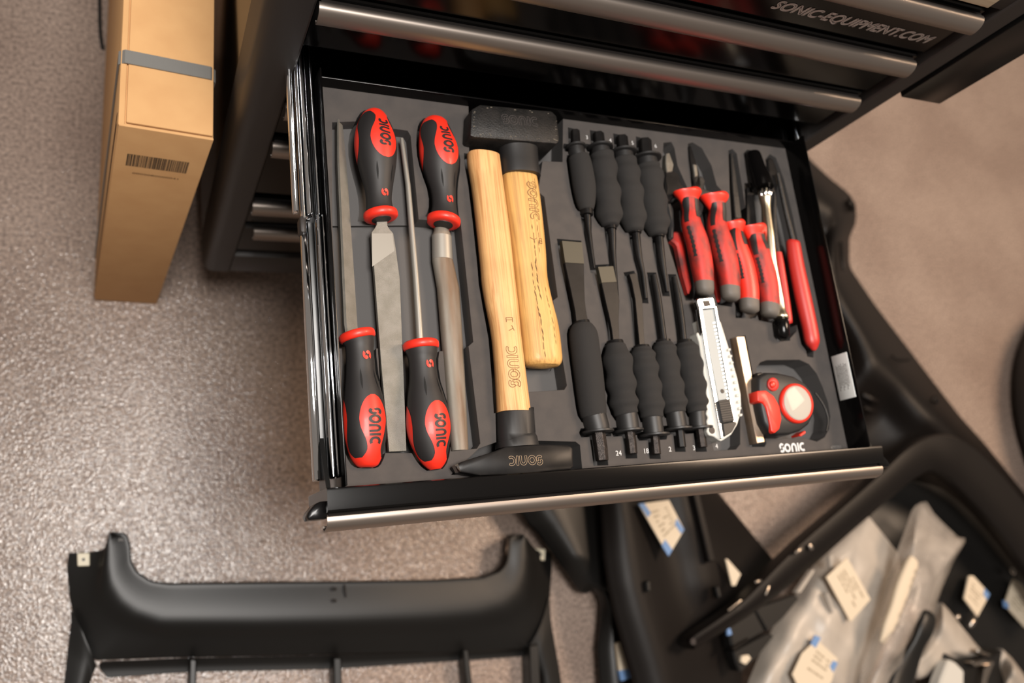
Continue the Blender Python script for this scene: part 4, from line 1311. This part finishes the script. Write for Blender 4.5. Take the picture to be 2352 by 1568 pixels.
# dark bracket left of the heap
r = thing('splash_panel', 'very dark pointed plastic panel under the front edge of the drawer', 'car trim', G(1300, 1280, 0))
mesh('panel_shell', *rows_sheet([[(1150, 1110, .05), (1196, 1176, .05), (1216, 1206, .05), (1234, 1222, .05), (1270, 1270, .05), (1300, 1312, .05), (1328, 1354, .04), (1343, 1366, .03), (1356, 1357, .03)],
                                 [(1250, 1100, .075), (1270, 1160, .08), (1290, 1200, .08), (1310, 1240, .08), (1330, 1280, .08), (1345, 1310, .07), (1360, 1340, .06), (1366, 1350, .05), (1372, 1356, .04)],
                                 [(1420, 1090, .05), (1420, 1150, .05), (1420, 1200, .05), (1420, 1240, .05), (1420, 1280, .05), (1420, 1320, .05), (1415, 1350, .05), (1405, 1372, .04), (1392, 1372, .04)]], 30, 5, .003), 'plastic_black', r, smooth=60)
r = thing('lower_strut', 'black strut with blue and white label at the foot of the heap', 'car trim', G(1410, 1480, 0))
mesh('strut_body', *rows_sheet([[(1360, 1352, .03), (1374, 1366, .03), (1381, 1390, .03), (1378, 1440, .03), (1373, 1490, .03), (1376, 1540, .03), (1382, 1620, .03)],
                                [(1385, 1350, .05), (1398, 1370, .05), (1408, 1400, .05), (1412, 1450, .05), (1415, 1500, .05), (1420, 1550, .05), (1430, 1620, .05)],
                                [(1410, 1350, .03), (1425, 1380, .03), (1440, 1420, .03), (1450, 1460, .03), (1462, 1510, .03), (1472, 1560, .03), (1486, 1620, .03)]], 20, 5, .003), 'plastic_black', r, smooth=60)
lb = mesh('label', *gprism([(1416, 1478), (1424, 1474), (1438, 1520), (1443, 1536), (1424, 1544)], .060, .052, .0004), 'paper', r, smooth=0)
mesh('label_corner', *gprism([(1423, 1540), (1444, 1536), (1450, 1556), (1428, 1564)], .0605, .052, .0004), 'blue', lb, smooth=0)

# sill panel with ridges, label and slot bar
r = thing('rocker_cover', 'broad ridged dark panel with pale blue-cornered label below the drawer', 'car trim', G(1560, 1400, 0))
S0 = [(1376, 1080, .10), (1384, 1200, .10), (1388, 1280, .10), (1398, 1345, .10), (1412, 1410, .10), (1432, 1480, .10), (1450, 1540, .10), (1470, 1620, .10)]
S1 = [(1420, 1080, .125), (1440, 1200, .125), (1452, 1280, .125), (1462, 1345, .125), (1480, 1410, .125), (1502, 1480, .125), (1520, 1540, .125), (1540, 1620, .125)]
S2 = [(1500, 1080, .10), (1520, 1200, .10), (1540, 1280, .10), (1556, 1345, .10), (1572, 1410, .10), (1590, 1480, .10), (1604, 1540, .10), (1616, 1620, .10)]
S3 = [(1570, 1080, .115), (1600, 1200, .115), (1630, 1280, .11), (1640, 1345, .11), (1650, 1410, .095), (1660, 1480, .085), (1668, 1540, .08), (1676, 1620, .08)]
S4 = [(1610, 1080, .06), (1690, 1180, .06), (1782, 1292, .06), (1760, 1345, .06), (1730, 1400, .06), (1715, 1470, .06), (1706, 1530, .06), (1700, 1620, .06)]
mesh('panel_shell', *rows_sheet([S0, S1, S2, S3, S4], 40, 5, .004), 'plastic_matt', r, smooth=60)
lb = mesh('label', *gprism([(1467, 1157), (1537, 1148), (1572, 1216), (1536, 1277)], .131, .128, .0004), 'paper', r, smooth=0)
print_lines([(1480, 1160), (1534, 1152), (1566, 1212), (1532, 1262)], .1313, lb, 6, 4)
for q in ([(1467, 1157), (1480, 1155), (1496, 1178), (1488, 1188)], [(1555, 1190), (1572, 1216), (1565, 1226), (1550, 1204)], [(1528, 1238), (1545, 1262), (1536, 1277), (1520, 1252)]):
    mesh('label_corner', *gprism(q, .1316, .1285, .0003), 'blue', lb, smooth=0)
mesh('slot_bar', *gprism([(1590, 1120), (1604, 1120), (1644, 1288), (1630, 1290)], .128, .108, .002), 'plastic_matt', r, smooth=30)
for q in ([(1485, 1334), (1494, 1332), (1496, 1356), (1488, 1360)], [(1644, 1347), (1652, 1345), (1658, 1368), (1652, 1376)]):
    mesh('clip', *gprism(q, .134, .118, .002), 'plastic_black', r, smooth=30)
lb = mesh('torn_label', *gprism([(1667, 1283), (1672, 1284), (1702, 1318), (1690, 1344), (1682, 1345), (1676, 1320)], .1225, .119, .0004), 'paper', r, smooth=0)

# curved arch flare lying over everything
r = thing('wheel_arch_flare', 'curved black wheel arch flare with a bolt hole at its lower end', 'car trim', G(1900, 1230, .05))
AR = [(1583, 1482, 20, .14), (1590, 1474, 34, .14), (1640, 1442, 38, .145), (1700, 1402, 42, .15), (1745, 1366, 52, .155), (1800, 1316, 62, .16), (1860, 1262, 66, .165), (1945, 1188, 64, .17), (2030, 1114, 66, .175), (2085, 1066, 74, .18), (2130, 1042, 80, .18), (2172, 1046, 80, .18), (2215, 1072, 78, .175), (2272, 1128, 76, .17), (2334, 1204, 74, .165), (2400, 1296, 74, .16), (2460, 1400, 74, .155)]
st = smooth_st(gst(AR, hf=.016), 4)
ARC = [(-1, -1), (-1, .35), (-.88, .85), (-.5, 1.0), (.2, .75), (.9, .15), (1, -.2), (1, -1)]
mesh('flare_strip', *Loft(st, sec=ARC).geo(), 'plastic_matt', r, smooth=40)
hc = gst([(1592, 1473, 14, .157), (1592.4, 1472.6, 14, .157)])[0]
mesh('bolt_hole', *Loft([(hc[0] - Vector((0, 0, .004)), hc[1], hc[1]), (hc[0] + Vector((0, 0, .0006)), hc[1], hc[1])], 16, up=Vector((0, 1, 0))).geo(), 'print_black', r)
for px in ([(1826, 1270, 7, .183), (1836, 1263, 9, .185), (1844, 1257, 7, .183)], [(1858, 1250, 8, .186), (1862, 1256, 10, .186), (1864, 1262, 8, .186)], [(1734, 1337, 6, .172), (1741, 1335, 8, .173), (1748, 1333, 6, .172)], [(1758, 1366, 5, .172), (1762, 1356, 7, .172), (1766, 1346, 5, .172)], [(1672, 1402, 5, .163), (1690, 1388, 6, .165), (1702, 1378, 5, .166)]):
    mesh('metal_clip', *Loft(smooth_st(gst(px, .8), 2), 10).geo(), 'screw_steel', r, smooth=60)

# black duct box under the moulding
r = thing('duct_box', 'small black duct box wedged beneath the lower end of the arch flare', 'car part', G(1740, 1430, 0))
mesh('duct_body', *gprism([(1668, 1420), (1732, 1396), (1760, 1450), (1684, 1494)], .125, .10, .004), 'plastic_black', r, smooth=30)
mesh('duct_mouth', *gprism([(1732, 1396), (1822, 1364), (1838, 1374), (1800, 1420), (1764, 1452)], .128, .09, .003), 'plastic_black', r, smooth=30)
mesh('duct_flange', *gprism([(1684, 1494), (1762, 1452), (1780, 1460), (1740, 1510), (1700, 1545), (1690, 1520)], .118, .09, .003), 'plastic_black', r, smooth=30)
mesh('duct_lip', *gprism([(1681, 1486), (1720, 1464), (1724, 1470), (1686, 1494)], .131, .12, .002), 'plastic_matt', r, smooth=30)
mesh('paper_scrap', *gprism([(1704, 1506), (1720, 1503), (1726, 1512), (1714, 1526), (1702, 1520)], .124, .117, .001), 'paper', r, smooth=0)
mesh('blue_tag', *gprism([(1670, 1438), (1677, 1440), (1682, 1456), (1672, 1460)], .129, .124, .0005), 'blue', r, smooth=0)

# bags ------------------------------------------------------------------------
def puffy(poly, h0, h1, n=26, seed=1, rough=.0045):
    """pillow of film filling a px outline: edges at h0, middle at h1, creased"""
    rnd = random.Random(seed)
    ring = resample(poly + [poly[0]], 73)[:-1]
    cu = sum(p[0] for p in ring) / len(ring)
    cv = sum(p[1] for p in ring) / len(ring)
    K = 14
    ph = [(rnd.uniform(20, 75), rnd.uniform(-75, 75), rnd.uniform(0, 6), rnd.uniform(.4, 1)) for _ in range(7)]
    V, F = [], []
    N = len(ring)
    for k in range(K):
        t = (k / (K - 1))
        s = 1 - t * .985
        for (u, v) in ring:
            p = G(cu + (u - cu) * s, cv + (v - cv) * s, h0)
            e = min(1, t * 4)
            z = h0 + (h1 - h0) * (1 - (1 - min(1, t * 1.5)) ** 2) + e * rough * sum(a * math.sin(x * p.x + y * p.y + f) for x, y, f, a in ph) / 2
            V.append(Vector((p.x, p.y, max(z, h0 * .6))))
    # keep the photograph's outline: points slide along their ray to their own height
    out = []
    for i, q in enumerate(V):
        k, j = divmod(i, N)
        s = 1 - (k / (K - 1)) * .985
        u, v = ring[j]
        out.append(G(cu + (u - cu) * s, cv + (v - cv) * s, q.z))
    V = out
    for k in range(K - 1):
        for j in range(N):
            F.append((k * N + j, k * N + (j + 1) % N, (k + 1) * N + (j + 1) % N, (k + 1) * N + j))
    F.append(tuple((K - 1) * N + j for j in range(N)))
    n0 = len(V)
    for (u, v) in ring:
        p = G(u, v, h0)
        V.append(Vector((p.x, p.y, h0 - .012)))
    for j in range(N):
        F.append((j, (j + 1) % N, n0 + (j + 1) % N, n0 + j))
    F.append(tuple(n0 + j for j in range(N)))
    return V, F
r = thing('plastic_bag', 'large milky plastic parts bag with two paper labels', 'plastic bag', G(1930, 1420, 0))
mesh('bag_film', *puffy([(1997, 1187), (2030, 1228), (2066, 1274), (2070, 1340), (2050, 1430), (2020, 1500), (1994, 1568), (1970, 1640), (1712, 1640), (1728, 1568), (1756, 1500), (1800, 1412), (1832, 1376), (1862, 1318), (1910, 1262), (1950, 1225)], .075, .115, seed=3), 'film_milky', r, smooth=60)
lb = mesh('paper_label', *gprism([(1946, 1279), (2000, 1376), (1954, 1428), (1898, 1325)], .128, .125, .0003), 'paper', r, smooth=0)
print_lines([(1946, 1279), (2000, 1376), (1954, 1428), (1898, 1325)], .1283, lb, 5, 2)
lb = mesh('paper_label', *gprism([(1876, 1468), (1924, 1512), (1912, 1560), (1890, 1610), (1840, 1590), (1820, 1548), (1842, 1500)], .128, .125, .0003), 'paper', r, smooth=0)
print_lines([(1876, 1476), (1918, 1514), (1890, 1580), (1838, 1548)], .1283, lb, 5, 3)
for q in ([(1872, 1458), (1886, 1464), (1874, 1488), (1862, 1478)], [(1914, 1516), (1925, 1522), (1914, 1544), (1906, 1530)]):
    mesh('label_corner', *gprism(q, .1286, .126, .0003), 'blue', lb, smooth=0)
for q in ([(1830, 1360), (1868, 1306), (1874, 1310), (1840, 1362)], [(1898, 1362), (1904, 1360), (1918, 1400), (1914, 1410)], [(1906, 1275), (1916, 1270), (1914, 1300), (1909, 1304)]):
    mesh('film_crease', *gprism(q, .126, .112, .002), 'film_milky', r, smooth=30)

r = thing('padding_tube', 'rolled clear film sleeve holding a white foam strip', 'film sleeve', G(2100, 1370, .12))
mesh('sleeve_film', *puffy([(2128, 1152), (2108, 1163), (2094, 1205), (2070, 1270), (2050, 1330), (2034, 1400), (2014, 1470), (1992, 1530), (1980, 1620), (2060, 1620), (2080, 1530), (2104, 1476), (2140, 1420), (2164, 1350), (2190, 1290), (2222, 1236), (2202, 1234), (2172, 1206), (2146, 1180)], .135, .172, seed=8, rough=.008), 'film_clear', r, smooth=60)
st = smooth_st(gst([(2098, 1284, 20, .165), (2092, 1300, 28, .166), (2072, 1350, 30, .168), (2056, 1400, 26, .168), (2040, 1440, 24, .166), (2026, 1476, 12, .160)], .5), 3)
mesh('foam_strip', *Loft(st, 14, 2.6).geo(), 'paper', r, smooth=50)
st = smooth_st(gst([(2126, 1405, 18, .17), (2130, 1416, 32, .175), (2122, 1446, 34, .176), (2108, 1476, 30, .17), (2090, 1510, 40, .16), (2066, 1560, 56, .15), (2050, 1620, 60, .15)], .5), 3)
cl = mesh('black_clip', *Loft(st, 14, 3).geo(), 'plastic_black', r, smooth=50)
for u, v, w in ((2110, 1312, 7), (2104, 1330, 9), (2098, 1346, 8), (2088, 1382, 11), (2076, 1412, 12), (2082, 1396, 8), (2060, 1452, 9), (2070, 1436, 10)):
    st = gst([(u - 3, v + 6, w * .7, .178), (u, v, w, .182), (u + 3, v - 6, w * .7, .178)], .6)
    mesh('film_bubble', *Loft(st, 10).geo(), 'film_clear', r, smooth=60)

# dark grille panel inside the arch and the oddments on it
r = thing('grille_panel', 'flat black panel inside the arch flare at the right', 'car trim', G(2240, 1350, 0))
mesh('panel_shell', *rows_sheet([[(1990, 1195, .04), (2040, 1140, .04), (2100, 1100, .04), (2150, 1080, .04), (2220, 1120, .04), (2300, 1210, .04), (2380, 1330, .04), (2420, 1420, .04)],
                                 [(2040, 1260, .055), (2080, 1220, .06), (2130, 1190, .06), (2180, 1180, .06), (2240, 1220, .06), (2300, 1300, .06), (2370, 1400, .06), (2410, 1480, .06)],
                                 [(2080, 1330, .04), (2110, 1310, .05), (2150, 1310, .05), (2190, 1330, .05), (2240, 1370, .05), (2300, 1420, .05), (2360, 1490, .05), (2400, 1560, .05)],
                                 [(2150, 1390, .03), (2170, 1400, .03), (2190, 1420, .03), (2215, 1450, .03), (2250, 1500, .03), (2290, 1540, .03), (2330, 1590, .03), (2380, 1640, .03)]], 40, 5, .003), 'plastic_black', r, smooth=60)
lb = mesh('label', *gprism([(2226, 1322), (2236, 1322), (2274, 1364), (2246, 1416), (2215, 1374)], .074, .070, .0004), 'paper', r, smooth=0)
print_lines([(2230, 1326), (2268, 1364), (2246, 1408), (2218, 1374)], .0743, lb, 5, 5)
mesh('label_corner', *gprism([(2262, 1350), (2274, 1364), (2267, 1378), (2259, 1364)], .0746, .070, .0003), 'blue', lb, smooth=0)
lb = mesh('label', *gprism([(2328, 1328), (2346, 1340), (2390, 1410), (2356, 1442), (2308, 1388)], .074, .070, .0004), 'paper', r, smooth=0)
print_lines([(2330, 1334), (2384, 1406), (2354, 1436), (2312, 1388)], .0743, lb, 5, 6)
mesh('label_corner', *gprism([(2306, 1378), (2316, 1384), (2318, 1398), (2308, 1394)], .0746, .070, .0003), 'blue', lb, smooth=0)
for px in ([(2196, 1412, 8, .074), (2200, 1416, 12, .076), (2203, 1420, 8, .074)], [(2228, 1440, 8, .07), (2234, 1428, 13, .073), (2240, 1416, 8, .07)], [(2322, 1305, 8, .075), (2325, 1310, 11, .077), (2328, 1316, 8, .075)], [(2338, 1246, 9, .075), (2341, 1252, 12, .077), (2344, 1260, 9, .075)]):
    mesh('metal_clip', *Loft(smooth_st(gst(px, .7), 2), 10).geo(), 'screw_steel', r, smooth=60)

r = thing('lamp_unit', 'clear and chrome lamp unit cut off at the lower right corner', 'lamp', G(2250, 1545, 0))
mesh('lamp_housing', *gprism([(2172, 1498), (2188, 1508), (2212, 1516), (2248, 1506), (2280, 1504), (2304, 1490), (2300, 1530), (2330, 1640), (2180, 1640), (2150, 1600)], .10, .05, .004), 'plastic_black', r, smooth=30)
mesh('white_cover', *gprism([(2180, 1514), (2196, 1520), (2216, 1540), (2214, 1640), (2140, 1640), (2162, 1560)], .118, .09, .004), 'white_paint', r, smooth=30)
for q in ([(2246, 1490), (2278, 1502), (2276, 1508), (2246, 1498)], [(2232, 1520), (2262, 1514), (2280, 1520), (2270, 1526), (2240, 1530)], [(2262, 1536), (2280, 1516), (2286, 1520), (2270, 1560), (2262, 1620), (2250, 1620)]):
    mesh('chrome_trim', *gprism(q, .118, .095, .002), 'screw_steel', r, smooth=30)
r = thing('crumpled_film', 'small crumpled shiny film scrap at the right edge below the labels', 'film', G(2330, 1540, 0))
mesh('film_scrap', *puffy([(2302, 1490), (2324, 1510), (2350, 1545), (2380, 1590), (2380, 1640), (2300, 1640), (2292, 1560)], .07, .10, seed=21, rough=.02), 'film_milky', r, smooth=60)

# sheet of tan film between sleeve and grille
r = thing('film_sheet', 'translucent film sheet with folded edges right of the foam sleeve', 'film', G(2190, 1460, 0))
mesh('film_body', *puffy([(2164, 1384), (2180, 1400), (2210, 1440), (2262, 1502), (2240, 1512), (2200, 1512), (2150, 1545), (2110, 1560), (2090, 1530), (2130, 1470), (2150, 1420)], .075, .10, seed=13, rough=.006), 'film_milky', r, smooth=60)

# tyre lying at the right edge
tc = Vector((2.215, -.315, 0))
V, F = [], []
NA, NB = 64, 16
for i in range(NA):
    a = 2 * PI * i / NA
    for j in range(NB):
        b = 2 * PI * j / NB
        cb_, sb_ = math.cos(b), math.sin(b)
        rr = .262 + .098 * math.copysign(abs(cb_) ** .7, cb_)
        V.append(Vector((tc.x + rr * math.cos(a), tc.y + rr * math.sin(a), .115 + .115 * math.copysign(abs(sb_) ** .7, sb_))))
for i in range(NA):
    for j in range(NB):
        F.append((i * NB + j, ((i + 1) % NA) * NB + j, ((i + 1) % NA) * NB + (j + 1) % NB, i * NB + (j + 1) % NB))
ty = thing('tyre', 'black tyre lying flat at the right edge', 'tyre', tc)
mesh('tyre_body', V, F, 'tyre', ty, smooth=60)
